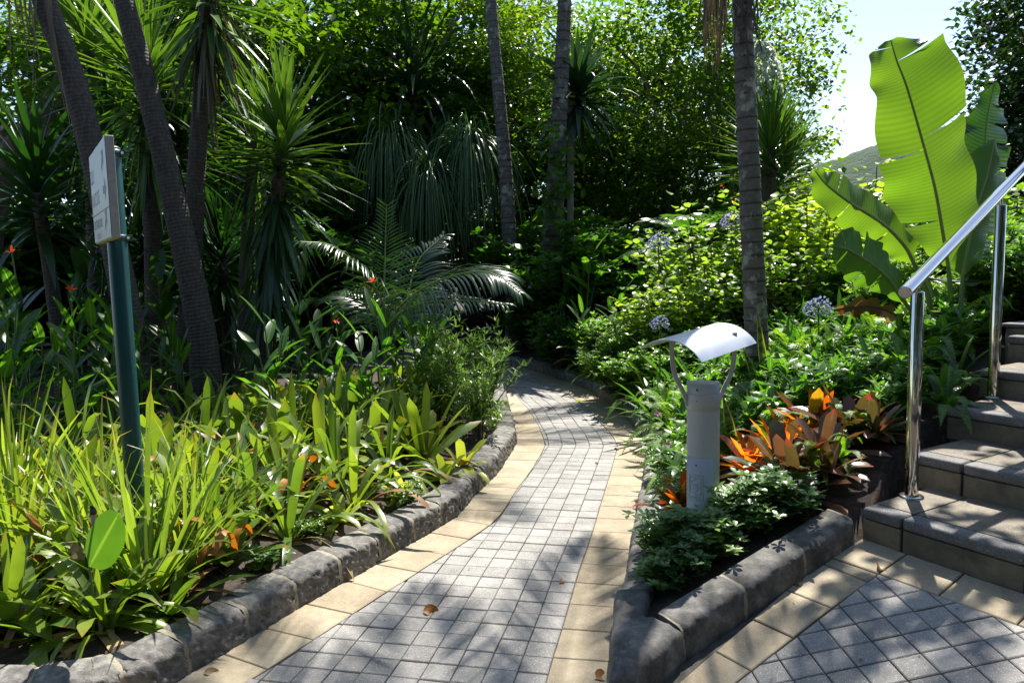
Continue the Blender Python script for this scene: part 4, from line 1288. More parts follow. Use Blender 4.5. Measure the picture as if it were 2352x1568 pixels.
# broad drooping leaves over the near kerb corner
fm = [rosette(15, .4, .052, (1.1, -.05), (.5, 1.5), dead=3, fold=.15).mesh('broad_bromeliad', [MAT['brom'], MAT['dead']]) for _ in range(2)]
for i, (px, y, sc) in enumerate(((90, 2.42, 1.0), (215, 2.5, .95), (390, 2.6, .9), (0, 2.5, 1.0))):
    put('drooping_bromeliad', fm[i % 2], pxy(px, y), i * 1.7, sc, 'broad-leaved bromeliad flopping over the kerb in the near left corner', 'bromeliad', 'broad bromeliads drooping at the near left kerb', (.1, -.1))
# lime bromeliads by the kerb
lm = rosette(14, .19, .045, (1.2, .1), (.5, 1.6), fold=.2).mesh('lime_bromeliad', [MAT['lime']])
for px, y, sc, lb in ((1062, 4.45, 1.25, 'bright lime yellow bromeliad spilling over the left kerb where the path bends'),
                      (1020, 4.25, 1.0, 'lime yellow bromeliad just left of the larger one at the bend of the kerb'),
                      (930, 3.92, .95, 'pale lime bromeliad rising beside a small round-leaved herb on the left kerb'),
                      (785, 3.52, .98, 'solitary pale lime bromeliad on bare mulch near the left kerb')):
    put('lime_bromeliad', lm, pxy(px, y, .01), y, sc, lb, 'bromeliad')
# heart leaved seedling with one large leaf and a pipe stake
sdl = thing('broad_leaf_seedling', tuple(pxy(215, 2.42)), 'young plant with one large ovate leaf among the near left bromeliads', 'seedling')
B = MB()
tip = D(272, 1176, 2.3) - np.array(sdl.location); bs_ = D(205, 1300, 2.33) - np.array(sdl.location)
leaves(B, bs_[None], (tip - bs_)[None], np.cross(tip - bs_, [-.2, -1, .35])[None], np.linalg.norm(tip - bs_), .145, 0.05, P_ovate, 12, .12, 0, 0, rnd=.6)
B.build('leaf', [MAT['canna']], sdl)
B = MB(); tube(B, curve([(0, 0, 0), tuple(bs_ * .6 + [0, .01, 0]), tuple(bs_)], 8), .004, 8); B.build('stalk', MAT['stalk'], sdl)
st0 = pxy(233, 2.44); st1 = D(213, 1160, 2.52)
stk = thing('sprinkler_riser', tuple(st0), 'thin brownish sprinkler pipe with a black cap leaning in the near left bed', 'sprinkler pipe')
v = st1 - st0
B = MB(); tube(B, [v * 0, v * .5, v * .94], .0085, 12); pp = B.build('pipe', MAT['pipe'], stk)
B = MB(); tube(B, [v * .93, v * .94, v * .955, v * .956, v * 1.0], [.011, .012, .012, .0105, .0105], 14); B.build('cap', MAT['black'], stk)
# small herbs near the kerb
hm = bush_mesh(.1, .06, 14, 'herb', .03, .016, 5, 3, P_spat, nsub=1)
for px, y, sc, lb in ((930, 3.78, 1.15, 'little round-leaved herb leaning on the left kerb beside a lime bromeliad'), (610, 3.0, .85, 'small dark round-leaved seedling on the mulch behind the left kerb'), (720, 3.36, .8, 'tiny green herb between bromeliads and the left kerb')):
    put('small_herb', hm, pxy(px, y), y * 3, sc, lb, 'herb')
# narrow leaved shrub on the bend
nm = [bush_mesh(.85, .38, 17, 'narrow', .1, .021, 5, 6, P_lance, el=(.1, 1.2), nsub=1), bush_mesh(.6, .3, 13, 'narrow', .095, .021, 5, 6, P_lance, el=(.1, 1.2), nsub=1)]
for px, y, k, sc, lb in ((1085, 5.75, 0, 1.0, 'narrow-leaved shrub with dark twigs on the inside of the path bend'), (1010, 5.4, 1, 1.0, 'low narrow-leaved shrub left of the taller one on the path bend'), (1120, 6.6, 0, .95, 'narrow-leaved shrub beyond the bend, touching the path edge'), (1105, 5.25, 1, .8, 'pale narrow-leaved shrublet nearest the kerb at the path bend'), (1030, 6.3, 0, .95, 'narrow-leaved shrub at the foot of the young palm fronds')):
    put('narrow_leaf_shrub', nm[k], pxy(px, y), y * 2, sc, lb, 'shrub')

# ------------------------------------------------------------------ cannas
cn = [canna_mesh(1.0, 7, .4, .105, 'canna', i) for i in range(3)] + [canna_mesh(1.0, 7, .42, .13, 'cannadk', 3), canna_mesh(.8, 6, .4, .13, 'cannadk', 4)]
redfl = flower_mesh(6, .06, .02, MAT['red'])
redbud = flower_mesh(5, .04, .012, MAT['seed'], (.9, 1.5), 0)


def canna(px, y, k, sc, lb, grp=None, fl=None, rz=None, nm_='canna_plant'):
    p = pxy(px, y)
    t = thing(nm_, tuple(p), lb, 'canna', grp, random.uniform(0, 6) if rz is None else rz, sc)
    link('foliage', cn[k][0], t)
    if fl:
        top = Vector(cn[k][1][0])
        B = MB(); tube(B, curve([tuple(top * .9), tuple(top + Vector((0, 0, .12))), tuple(top + Vector((.01, .01, .26)))], 8), .004, 6); s_ = B.build('flower_stalk', MAT['stalk'], t)
        f = link('flower', redfl, t); f.location = top + Vector((.01, .01, .25))
        f = link('bud', redbud, t); f.location = top + Vector((.01, .01, .17))
    return t


canna(190, 4.75, 0, .95, 'tall canna with a red flower just left of the sign post', fl=1)
canna(20, 5.0, 1, 1.15, 'canna with a red flower at the far left edge of the bed', fl=1)
canna(780, 5.1, 2, .78, 'canna with a small red flower rising right of the central bed gap', fl=1)
canna(905, 5.3, 0, .95, 'canna carrying red flowers in front of the young palm fronds', fl=1, rz=2.2)
canna(640, 4.8, 1, .85, 'single canna shoot with one upright pale leaf in the middle of the left bed')
CG = 'leafy cannas at the back of the left bed'
for px, y, k, sc in ((40, 5.2, 1, .8), (160, 5.0, 0, .7), (300, 5.4, 1, .9), (90, 5.6, 2, 1.0), (240, 5.4, 0, .95), (380, 5.5, 2, .8), (-30, 5.1, 0, .8), (1000, 5.9, 0, .75), (930, 5.9, 1, .8), (120, 5.2, 2, .9), (250, 5.1, 1, .85), (60, 4.6, 0, .75), (340, 5.1, 0, .8), (420, 5.3, 2, .75), (0, 5.6, 2, 1.0), (850, 5.0, 1, .75), (960, 5.6, 2, .85), (700, 5.2, 0, .6), (200, 5.6, 0, 1.1)):
    canna(px, y, k, sc, 'leafy flowerless canna at the shaded back of the left bed', CG)
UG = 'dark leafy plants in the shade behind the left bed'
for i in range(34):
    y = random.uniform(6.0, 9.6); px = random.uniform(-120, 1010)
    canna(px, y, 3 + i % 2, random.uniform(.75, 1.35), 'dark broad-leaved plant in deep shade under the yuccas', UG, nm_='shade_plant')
RG = 'leafy cannas on the right of the path bend'
for i, (px, y, k, sc) in enumerate(((1290, 9.3, 0, 1.15), (1345, 9.0, 1, 1.25), (1400, 9.4, 2, 1.15), (1250, 10.2, 2, 1.1), (1460, 8.6, 0, 1.1), (1200, 11.5, 1, 1.0), (1330, 8.3, 2, .85), (1420, 7.6, 1, .9), (1220, 10.6, 0, 1.15))):
    canna(px, y, k, sc, 'leafy canna in the clump right of the path bend below the palm trunks', RG)
canna(1318, 9.9, 0, 1.35, 'canna with a red flower beside the thin palm stem', fl=1)
# agapanthus
blue = umbel_mesh(46, .11, MAT['lilac']); green = umbel_mesh(36, .085, MAT['seed'], .02); pale = umbel_mesh(30, .08, MAT['white'], .022)
agl = [rosette(26, .5, .028, (1.3, .3), (.3, 1.3), fold=.2, jr=.06).mesh('agapanthus', [MAT['agap']]) for _ in range(2)]


def agap(px, py, y, head, sc, lb, bpx=None, leafy=True):
    top = D(px, py, y); b = pxy(bpx or px, y)
    t = thing('agapanthus', tuple(b), lb, 'agapanthus')
    v = top - b
    B = MB(); tube(B, curve([(0, 0, 0), (v[0] * .3, 0, v[2] * .5), tuple(v)], 12), [.006] * 12, 8); B.build('flower_stalk', MAT['stalk'], t)
    h = link('flower_head', head, t); h.location = v; h.scale = (sc, sc, sc)
    if leafy:
        f = link('foliage', agl[int(px) % 2], t); f.rotation_euler = (0, 0, px); f.scale = (1, 1, 1)
    return t


agap(1513, 560, 7.4, blue, 1.1, 'lilac blue agapanthus above the groundcover left of the big trunk, upper of two')
agap(1680, 510, 7.3, blue, 1.0, 'lilac agapanthus flower against the pale shrub just left of the ringed trunk')
agap(1516, 745, 5.6, blue, .72, 'small lilac agapanthus flower directly above the lamp hood')
agap(1880, 710, 5.3, blue, .95, 'open lilac agapanthus flower between the ringed trunk and the handrail end')
agap(2112, 468, 6.2, pale, .9, 'pale spent agapanthus head behind the bird of paradise leaves', 2118)
agap(835, 668, 5.6, green, .9, 'green agapanthus seed head on a leaning stalk in the left bed', 880)
for i, (px, y) in enumerate(((1800, 5.6), (1930, 5.7), (1560, 6.2), (2000, 5.4), (1850, 6.1), (1620, 5.7))):
    put('agapanthus_clump', agl[i % 2], pxy(px, y), i, 1.1, 'flowerless clump of dark strap leaves in the right bed', 'agapanthus', 'flowerless agapanthus clumps in the right bed')

# ------------------------------------------------------------------ right bed: groundcover, ferns, shrubs
N = 13000
px_ = R_(1190, 2420, N); yy = R_(3.1, 9.8, N) ** 1.0
xx = (px_ - 1176) / F * yy
dr = -sdist(RkX, xx, yy); dp = sdist(STEPLINE, xx, yy)
keep = (dr > .16) & (dp > .17) & ~((xx > .72) & (yy < 3.62)) & ~((np.abs(xx - bx[0]) < .16) & (np.abs(yy - 3.17) < .2)) & ~((yy < 3.3) & (xx < 1.0))
# keep the cover open around the orange bromeliads
for cx, cy, cr in ((1.22, 3.6, .3), (1.5, 3.75, .33)):
    keep &= (xx - cx) ** 2 + (yy - cy) ** 2 > cr ** 2
xx, yy, dr = xx[keep], yy[keep], dr[keep]
hz = np.array([noise.noise(Vector((a * 1.7, b * 1.7, 0))) + .6 * noise.noise(Vector((a * 5, b * 5, 3))) for a, b in zip(xx, yy)])
zz = bedz(xx, yy, True) + R_(.05, .2, len(xx)) * (1 + .5 * hz) + .07 * np.clip(hz, 0, 1) + .06 * smooth((dr - .2) / .5)
B = MB()
whorls(B, np.stack([xx, yy, zz], -1), 6, .066, .027, (.0, .9))
k2 = rng.permutation(len(xx))[:1700]
whorls(B, np.stack([xx[k2], yy[k2], zz[k2] + R_(0, .06, len(k2))], -1), 5, .12, .045, (.1, 1.1), 1, P_lance, 4, drp=.9)
k2 = rng.permutation(len(xx))[:1500]
whorls(B, np.stack([xx[k2], yy[k2], zz[k2] + R_(.0, .05, len(k2))], -1), 4, .07, .055, (-.1, .8), 2, P_ovate, 3, drp=.5)
tag(B.build('ground_cover', [MAT['cover'], MAT['canna'], MAT['vine']]), 'bright green small-leaved groundcover filling the right bed', 'groundcover', kind='stuff')
fe = [fern_mesh(11, .5), fern_mesh(9, .42), fern_mesh(12, .6, .055)]
FG1 = 'ferns hanging over the right kerb'
for i, (dist, y) in enumerate(((.13, 5.35), (.14, 5.8), (.12, 6.3), (.12, 6.8), (.14, 7.3), (.12, 7.9), (.2, 8.5), (.14, 4.75), (.15, 5.05), (.3, 5.5), (.3, 6.1), (.3, 6.9), (.16, 4.4), (.16, 4.0))):
    j = np.argmin(np.abs(Rk[:, 1] - y)); x = Rk[j, 0] + dist + .06
    put('fern', fe[i % 3], (x, y, .13), i * 1.3, (.75 if y < 5 else 1.0), 'bright green fern arching over the right kerb onto the path', 'fern', FG1)
FG2 = 'ferns growing through the right bed'
for i in range(40):
    for _ in range(200):
        y = random.uniform(3.7, 7.5); x = random.uniform(.5, .72 * y)
        dr = -float(sdist(RkX, np.array([x]), np.array([y]))[0]); dp = float(sdist(STEPLINE, np.array([x]), np.array([y]))[0])
        if dr > .45 and dp > .2 and math.hypot(x - 1.3, y - 3.65) > .3: break
    put('fern', fe[i % 3], (x, y, bz(x, y) + .03), i * 2.1, random.uniform(.7, 1.15), 'bright green fern standing in the groundcover of the right bed', 'fern', FG2)
for i, (px, y, sc, lb) in enumerate(((1905, 3.72, .62, 'small dark fern between the maroon bromeliads and the handrail post'), (1985, 3.55, .6, 'shaded fern just left of the lower handrail post'), (2175, 3.55, .6, 'dark fern hanging against the second step right of the lower post'), (1760, 3.85, .6, 'upright fern behind the orange bromeliads'), (1930, 3.3, .5, 'little dark fern on the slope behind the weathered kerb'), (1870, 3.28, .45, 'dim fern between maroon bromeliads above the kerb'))):
    put('fern', fe[i % 3], pxy(px, y, .06), i, sc, lb, 'fern')
# round leaved shrub at the kerb corner
cm = [bush_mesh(.25, .18, 24, 'herb', .05, .027, 6, 4, P_spat, el=(.0, .75), nsub=1), bush_mesh(.22, .15, 18, 'herb', .052, .028, 6, 4, P_spat, el=(.0, .75), nsub=2)]
for px, y, k, sc, lb in ((1640, 2.8, 1, .75, 'low round-leaved sprig behind the first kerb stone right of the pointed corner'), (1705, 2.92, 0, .75, 'bright round-leaved shrub over the second stone of the weathered kerb'), (1770, 2.96, 1, .85, 'sunlit round-leaved sprig hanging over the middle of the weathered kerb'), (1830, 3.05, 0, .7, 'round-leaved sprig under the drooping maroon bromeliad leaves'),
                         (1520, 2.66, 1, .6, 'small round-leaved sprig nearest the tip of the pointed kerb'), (1585, 2.7, 0, .62, 'low round-leaved shrub behind the joint of the corner kerb stone'),
                         (1545, 2.86, 0, .9, 'round-leaved shrub in the pointed kerb corner, in front of the lamp'), (1600, 3.0, 1, .8, 'round-leaved shrub at the foot of the lamp tube, right of the corner one'), (1690, 3.05, 1, .95, 'pale sunlit round-leaved shrub spilling over the kerb right of the lamp'), (1775, 3.13, 1, .95, 'round-leaved sprigs on the kerb below the orange bromeliads'), (1535, 2.98, 0, .7, 'round-leaved shrub behind the corner one on the path side of the lamp')):
    p = pxy(px, y); p[2] += (.02 if y < 2.97 else -.03)
    put('round_leaf_shrub', cm[k], p, px, sc, lb, 'shrub')
pw = bush_mesh(.3, .16, 14, 'narrow', .06, .016, 5, 4, P_lance, nsub=2)
pk = flower_mesh(5, .022, .014, MAT['pink'], (.1, .4), 0)
for px, py, y, lb in ((1533, 1020, 3.5, 'small plant with a pink flower just left of the lamp tube'), (1508, 950, 4.1, 'small pink-flowered plant at the right kerb behind the lamp')):
    b = pxy(px + 12, y); t = thing('pink_flower_plant', tuple(b), lb, 'flowering plant')
    f_ = link('foliage', pw, t); f_.scale = (.8, .8, .8)
    f = link('flower', pk, t); f.location = D(px, py, y - .1) - b; f.rotation_euler = (1.0, 0, .4)
# snake plants
def snake(px, pyb, y, items, lb):
    b = pxy(px, y)
    t = thing('snake_plant', tuple(b), lb, 'snake plant')
    for (tx, ty, w) in items:
        B = MB(); v = D(tx, ty, y) - b
        leaves(B, [(v[0] * .1, 0, 0)], v[None], [[.95, -.3, 0]], np.linalg.norm(v) * 1.0, w, .0, lambda t: np.maximum(.02, np.minimum(1, .7 + .5 * t) * (1 - np.maximum(0, (t - .45) / .55) ** 1.6)), 12, .25, .2, 0)
        B.build('leaf', [MAT['sansev']], t)


snake(1772, 0, 4.9, ((1742, 712, .06), (1712, 795, .055)), 'tall yellow-edged snake plant in front of the ringed trunk')
snake(1812, 0, 4.7, ((1816, 812, .045),), 'single slim snake plant leaf right of the ringed trunk')
snake(1700, 0, 3.9, ((1664, 905, .06),), 'wide yellow-edged snake plant leaf curving beside the lamp tube')
snake(1722, 0, 4.3, ((1716, 890, .03),), 'thin snake plant leaf behind the lamp')
# orange and maroon bromeliads
def obrom(px, y, sc, mk, lb, dz=.05, n=18, tilt=(0, 0)):
    B = rosette(n + 3, .27, .056 if mk == 'orange' else .062, (1.35, .0), (.15, .9), P_strap, 7, .28, jr=.03, tw=.3)
    put('orange_bromeliad' if mk == 'orange' else 'maroon_bromeliad', B.mesh('bromeliad', [MAT[mk]]), pxy(px, y, dz), y * 7, sc, lb, 'bromeliad', None, tilt)


obrom(1725, 3.62, 1.0, 'orange', 'fiery orange bromeliad right beside the lamp tube')
obrom(1790, 3.56, .95, 'orange', 'orange and red bromeliad in the middle of the clump above the kerb')
obrom(1868, 3.85, 1.1, 'orange', 'amber bromeliad with upright leaves, highest of the orange clump')
obrom(1812, 3.78, .9, 'orange', 'orange bromeliad tucked between the amber one and the lamp')
obrom(1565, 3.38, .75, 'orange', 'orange bromeliad leaves showing left of the lamp tube')
obrom(1800, 3.3, 1.15, 'maroon', 'dark maroon bromeliad whose long leaves hang over the kerb', .06, 16)
obrom(1745, 3.1, .9, 'maroon', 'long-leaved maroon bromeliad flopping over the kerb below the orange clump', -.02, 12)
obrom(1830, 3.2, 1.1, 'maroon', 'dark bromeliad drooping over the middle of the weathered kerb', -.02, 12)
obrom(1900, 3.2, .8, 'maroon', 'small maroon bromeliad in the corner between kerb and first step', .05, 13)
obrom(1950, 3.62, 1.15, 'maroon', 'shaded maroon bromeliad left of the lower handrail post')
obrom(1890, 3.42, .95, 'maroon', 'dark bromeliad on the kerb end beside the first step')
obrom(2010, 3.45, .8, 'maroon', 'dim bromeliad at the foot of the lower handrail post', .08, 12)
sl_ = rosette(12, .34, .05, (1.2, .2), (.3, 1.1), fold=.2).mesh('step_lily', [MAT['agap']])
for px, y, sc, lb in ((2195, 3.85, .8, 'strap-leaved plant arching beside the third step'), (2160, 3.62, .65, 'small strap-leaved plant at the edge of the second step')):
    put('strap_lily', sl_, pxy(px, y, .08), y * 3, sc, lb, 'lily')
# geranium shrubs
def geranium_mesh(h, r):
    B = MB(); pos = []
    for i in range(46):
        az = random.uniform(0, 6.28); rr = r * math.sqrt(random.random()); hh = h * random.uniform(.6, 1.0) * (1 - .3 * (rr / r) ** 2)
        top = np.array([math.cos(az) * rr, math.sin(az) * rr, hh])
        P = curve([(top[0] * .3, top[1] * .3, 0), (top[0] * .75, top[1] * .75, hh * .5), tuple(top)], 9)
        tube(B, P, np.linspace(.012, .005, 9), 6, 1, cap=False)
        for q in np.linspace(.5, 1.0, 7):
            p = np.array([np.interp(q, np.linspace(0, 1, 9), P[:, k]) for k in range(3)])
            for _ in range(7):
                a = random.uniform(0, 6.28); l_ = random.uniform(.06, .2)
                pos.append(p + np.array([math.cos(a) * l_, math.sin(a) * l_, random.uniform(-.2, .8) * l_]))
    pos = np.array(pos); n = len(pos)
    d, s = azel(R_(0, 6.28, n), R_(-.5, .9, n))
    leaves(B, pos, d, s, R_(.05, .09, n), R_(.06, .095, n), R_(0, .6, n), P_ell, 4, .18, R_(-.7, .7, n), 0)
    return B.mesh('geranium', [MAT['geran'], MAT['twig']])


ge = [geranium_mesh(1.55, .85), geranium_mesh(1.3, .8)]
for i, (px, y, sc, lb) in enumerate(((1650, 8.0, 1.05, 'big pale green geranium shrub left of the ringed trunk'), (1860, 7.6, 1.08, 'big pale green geranium shrub right of the ringed trunk'), (1990, 8.2, 1.08, 'pale green geranium shrub behind the bird of paradise'), (1560, 7.2, .72, 'lower geranium shrub by the agapanthus left of the trunk'), (1760, 7.0, .75, 'geranium shrub directly behind the ringed trunk'), (2330, 7.0, .95, 'geranium shrub at the right edge beyond the handrail'))):
    put('geranium_shrub', ge[i % 2], pxy(px, y), i * 1.1, sc, lb, 'shrub')
gr = flower_mesh(12, .03, .02, MAT['red'], (-.2, 1.3), 0)
for px, py, y, lb in ((1657, 428, 7.6, 'red geranium flower at the upper left of the pale shrub'), (1688, 463, 7.5, 'red geranium flower close to the ringed trunk')):
    put('geranium_flower', gr, D(px, py, y), 0, .7, lb, 'flower')
# violet flowered shrubs right of the bend
vs = bush_mesh(.8, .45, 26, 'vine', .075, .035, 5, 6, P_lance, nsub=3)
vf = flower_mesh(5, .03, .024, MAT['violet'], (.1, .5), 0)
for px, y, sc, lb, fl in ((1225, 10.6, 1.1, 'dark shrub with violet flowers on the right of the far path bend', ((1253, 603), (1240, 628))), (1290, 8.9, .95, 'dark leafy shrub with a violet bloom above the shaded kerb', ((1262, 770), (1218, 660))), (1180, 12.3, 1.2, 'dark shrub closing the far end of the path', ())):
    b = pxy(px, y); t = thing('violet_shrub', tuple(b), lb, 'shrub')
    f = link('foliage', vs, t); f.scale = (sc, sc, sc)
    for fx, fy in fl:
        o = link('flower', vf, t); o.location = D(fx, fy, y - .4) - b; o.rotation_euler = (1.2, 0, fx)
put('red_flower_sprig', redfl, D(1257, 783, 8.5), 0, .8, 'small red flowers low beside the shaded path bend', 'flower')
# mid height bushes filling the right bed behind the cover
mb_ = [bush_mesh(.8, .5, 30, 'fern', .07, .028, 6, 7, P_lance, nsub=4), bush_mesh(.7, .5, 30, 'cover', .06, .03, 6, 7, P_ovate, nsub=4)]
for i, (px, y, sc) in enumerate(((1420, 7.2, .8), (1480, 6.6, .75), (1540, 6.9, .7), (1600, 6.4, .7), (1390, 8.2, .85), (1680, 6.3, .7), (2060, 6.0, .8), (2150, 6.4, .9), (2240, 6.0, .9), (2320, 5.6, .9), (1960, 6.6, .8), (2380, 6.2, 1.0), (2270, 5.0, .7), (2350, 5.0, .8), (1500, 8.4, 1.0), (1580, 9.0, 1.0))):
    put('leafy_bush', mb_[i % 2], pxy(px, y), i, sc, 'green leafy bush in the middle of the right bed', 'bush', 'leafy bushes in the right bed')
# ------------------------------------------------------------------ yuccas
def yucca_crown(B, c, axis, n, L, w, spread=(1.45, -.9), hgt=.35, droop=(.0, .5), mat=0):
    q = np.arange(n) / n
    az = np.arange(n) * 2.39996 + R_(-.2, .2, n)
    e = spread[0] + (spread[1] - spread[0]) * q ** .85 + R_(-.12, .12, n)
    d, s = azel(az, e)
    d = d + np.asarray(axis)[None] * .25
    base = np.asarray(c)[None] - np.asarray(axis)[None] * (q * hgt)[:, None]
    leaves(B, base, d, s, L * R_(.75, 1.1, n) * (.85 + .15 * np.minimum(1, q * 3)), w * R_(.85, 1.15, n), (droop[0] + (droop[1] - droop[0]) * q) * R_(.3, 1.5, n), P_yuc, 7, .26, R_(-.2, .2, n), mat, pw=1.6)


def skirt(B, top, bot, n, L, w, r, mat=0, out=.25):
    top, bot = np.asarray(top), np.asarray(bot)
    q = rng.random(n)
    az = R_(0, 6.28, n)
    base = top + (bot - top) * q[:, None] + np.stack([np.cos(az) * r, np.sin(az) * r, 0 * az], -1)
    d, s = azel(az, R_(-1.5, -.75, n))
    leaves(B, base, d, s, L * R_(.6, 1.15, n), w * R_(.7, 1.1, n), R_(.2, 1.2, n), P_yuc, 6, .15, R_(-.6, .6, n), mat, pw=1)


def yroot(pts, name, lb, cat='yucca'):
    t = thing(name, tuple(pts[0]), lb, cat)
    return t, [np.array(p) - pts[0] for p in pts]


def trunk(t, P, rad, mat, name='trunk', n=60, k=16, ringp=None):
    C = curve(P, n)
    rr = np.interp(np.linspace(0, 1, n), np.linspace(0, 1, len(rad)), rad)
    if ringp:
        le = np.concatenate([[0], np.cumsum(np.linalg.norm(np.diff(C, axis=0), axis=1))])
        ph = (le / ringp + .25 * np.sin(le * 3)) % 1
        rr = rr * (1 + .07 * (1 - ph) ** 3 - .03)
    B = MB(); tube(B, C, rr, k)
    return B.build(name, mat, t), C


# sunlit yucca in the middle
P = [pxy(598, 6.4), D(612, 640, 6.4), D(640, 420, 6.4), D(652, 270, 6.4)]
t, q = yroot(P, 'sunlit_yucca', 'sunlit yucca with bright sword leaves above a skirt of dark hanging ones, left of centre')
trunk(t, q, (.09, .07, .055, .03), MAT['yucbark'])
B = MB(); yucca_crown(B, q[3], (0.05, 0, 1), 92, .76, .074, (1.5, -.5), .45, (.0, .35)); B.build('leaf_crown', [MAT['yucca']], t)
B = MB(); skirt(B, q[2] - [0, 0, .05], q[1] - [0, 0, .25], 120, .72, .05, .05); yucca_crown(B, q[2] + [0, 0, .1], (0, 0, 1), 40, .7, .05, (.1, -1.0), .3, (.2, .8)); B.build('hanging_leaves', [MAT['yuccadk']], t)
# second head behind it
P = [pxy(560, 7.0), D(570, 520, 7.0), D(590, 300, 7.0)]
t, q = yroot(P, 'yucca', 'yucca head showing behind the left shoulder of the sunlit yucca')
trunk(t, q, (.08, .06, .04), MAT['yucbark'])
B = MB(); yucca_crown(B, q[2], (0, 0, 1), 70, .7, .05, (1.5, -.5), .35, (0, .4)); skirt(B, q[2] - [0, 0, .3], q[1] - [0, 0, .5], 50, .6, .045, .05); B.build('leaf_crown', [MAT['yucca']], t)
# trunk 1, far left, leaning
P = [pxy(335, 5.5), D(300, 745, 5.5), D(208, 330, 5.5), D(150, 130, 5.5), D(85, -60, 5.5), D(-60, -700, 5.4)]
t, q = yroot(P, 'leaning_yucca', 'left-leaning thick ringed yucca trunk passing behind the sign')
trunk(t, q, (.11, .095, .088, .083, .08, .075), MAT['yucbark'], n=110)
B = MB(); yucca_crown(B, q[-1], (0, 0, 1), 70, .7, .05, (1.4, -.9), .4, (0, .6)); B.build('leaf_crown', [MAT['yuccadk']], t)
B = MB()
for px, py, L in ((85, -40, .75), (98, -30, .95), (106, -20, 1.05), (60, -60, .7), (40, -50, .6), (20, -60, .65), (70, -50, .5), (30, -40, .4), (115, -20, .5), (50, -60, .55)):
    leaves(B, D(px, py, 5.42)[None] - t.location, [[random.uniform(-.1, .2), -.05, -1]], [[1, 0.2, 0]], L, .022, .1, P_grass, 8, .3, .5, 0)
B.build('dead_leaves', [MAT['straw']], t)
# trunk 2
P = [pxy(478, 5.9), D(462, 760, 5.9), D(395, 440, 5.9), D(330, 170, 5.9), D(275, -40, 5.9), D(120, -720, 5.9)]
t, q = yroot(P, 'leaning_yucca', 'dark leaning yucca trunk in the middle of the three, between sign and hanging dead leaves')
trunk(t, q, (.135, .11, .09, .08, .074, .068), MAT['yucbark'], n=110)
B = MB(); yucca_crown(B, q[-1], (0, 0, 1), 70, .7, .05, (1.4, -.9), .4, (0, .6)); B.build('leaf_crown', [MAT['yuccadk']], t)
# trunk 3 with its skirt of dead leaves and a head at the top of the frame
P = [pxy(415, 6.3), D(440, 620, 6.3), D(455, 330, 6.3), D(475, 60, 6.3), D(482, -40, 6.3)]
t, q = yroot(P, 'skirted_yucca', 'slim yucca trunk wrapped in long brown dead leaves below its drooping head')
trunk(t, q, (.09, .08, .07, .06, .05), MAT['yucbark'], n=90)
B = MB(); yucca_crown(B, q[4] + [0, 0, .05], (.05, 0, 1), 90, .85, .06, (1.3, -1.15), .4, (.1, .9)); B.build('leaf_crown', [MAT['yucca']], t)
B = MB(); skirt(B, q[4], q[3] * .75 + q[2] * .25, 75, .85, .03, .05); B.build('dead_leaf_skirt', [MAT['straw']], t)
# big dark yucca heads behind the trunks
YG = 'dark yucca heads behind the left trunks'
for i, (px, py, y, L, lb) in enumerate(((335, 150, 6.9, 1.0, 'large yucca head fanning sword leaves left and right behind the middle trunk'),
                                        (250, 330, 7.4, .95, 'yucca head lower down between the two thick trunks'),
                                        (415, 290, 7.2, .9, 'shaded yucca head right of the middle trunk'),
                                        (200, 60, 7.6, 1.0, 'yucca head at the top left between the trunks'),
                                        (330, 520, 7.6, .85, 'low dark yucca head behind the sign post'),
                                        (510, 560, 7.6, .8, 'low shaded yucca head left of the sunlit one'))):
    P = [pxy(px + 25, y), D(px + 12, py + 260, y), D(px, py, y)]
    t, q = yroot(P, 'yucca', lb)
    trunk(t, q, (.09, .07, .045), MAT['yucbark'], n=30)
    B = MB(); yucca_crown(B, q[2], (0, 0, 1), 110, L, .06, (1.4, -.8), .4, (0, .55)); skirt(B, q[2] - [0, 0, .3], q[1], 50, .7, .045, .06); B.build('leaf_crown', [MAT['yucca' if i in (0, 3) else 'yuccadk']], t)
# far left dracaena-like plant
P = [pxy(150, 6.0), D(128, 720, 6.0), D(85, 440, 6.0)]
t, q = yroot(P, 'dracaena', 'dark arching dracaena on a thin stem at the far left behind the cannas', 'dracaena')
trunk(t, q, (.06, .055, .045), MAT['yucbark'], n=30)
B = MB(); yucca_crown(B, q[2] + [0, 0, .15], (0, 0, 1), 75, .85, .075, (1.4, -.6), .5, (.3, 1.5)); B.build('leaf_crown', [MAT['yuccadk']], t)
# yucca with white flowers, right
P = [pxy(1765, 8.6), D(1765, 430, 8.6), D(1768, 300, 8.6)]
t, q = yroot(P, 'flowering_yucca', 'yucca with a cream flower spike behind the ringed trunk on the right')
trunk(t, q, (.09, .08, .06), MAT['yucbark'], n=30)
B = MB(); yucca_crown(B, q[2], (0, 0, 1), 170, .8, .05, (1.5, -.35), .5, (0, .25)); yucca_crown(B, q[2] + [.25, .1, -.3], (.3, 0, 1), 90, .75, .05, (1.5, -.5), .4, (0, .25)); B.build('leaf_crown', [MAT['yucca']], t)
B = MB(); v = D(1752, 90, 8.6) - P[0]
tube(B, [q[2], v * .5 + q[2] * .5, v], .012, 6, 1)
nn = 460; k_ = rng.random(nn); az = R_(0, 6.28, nn); rr = .17 * np.sin(PI * (k_ * .8 + .15))
p_ = q[2] + (v - q[2]) * (.25 + .75 * k_)[:, None] + np.stack([np.cos(az) * rr, np.sin(az) * rr, 0 * az], -1) * R_(.4, 1, nn)[:, None]
d, s = azel(az, R_(-1.4, -.2, nn)); leaves(B, p_, d, s, .068, .055, .2, P_ell, 3, .4, 0, 0)
B.build('flower_spike', [MAT['white'], MAT['stalk']], t)


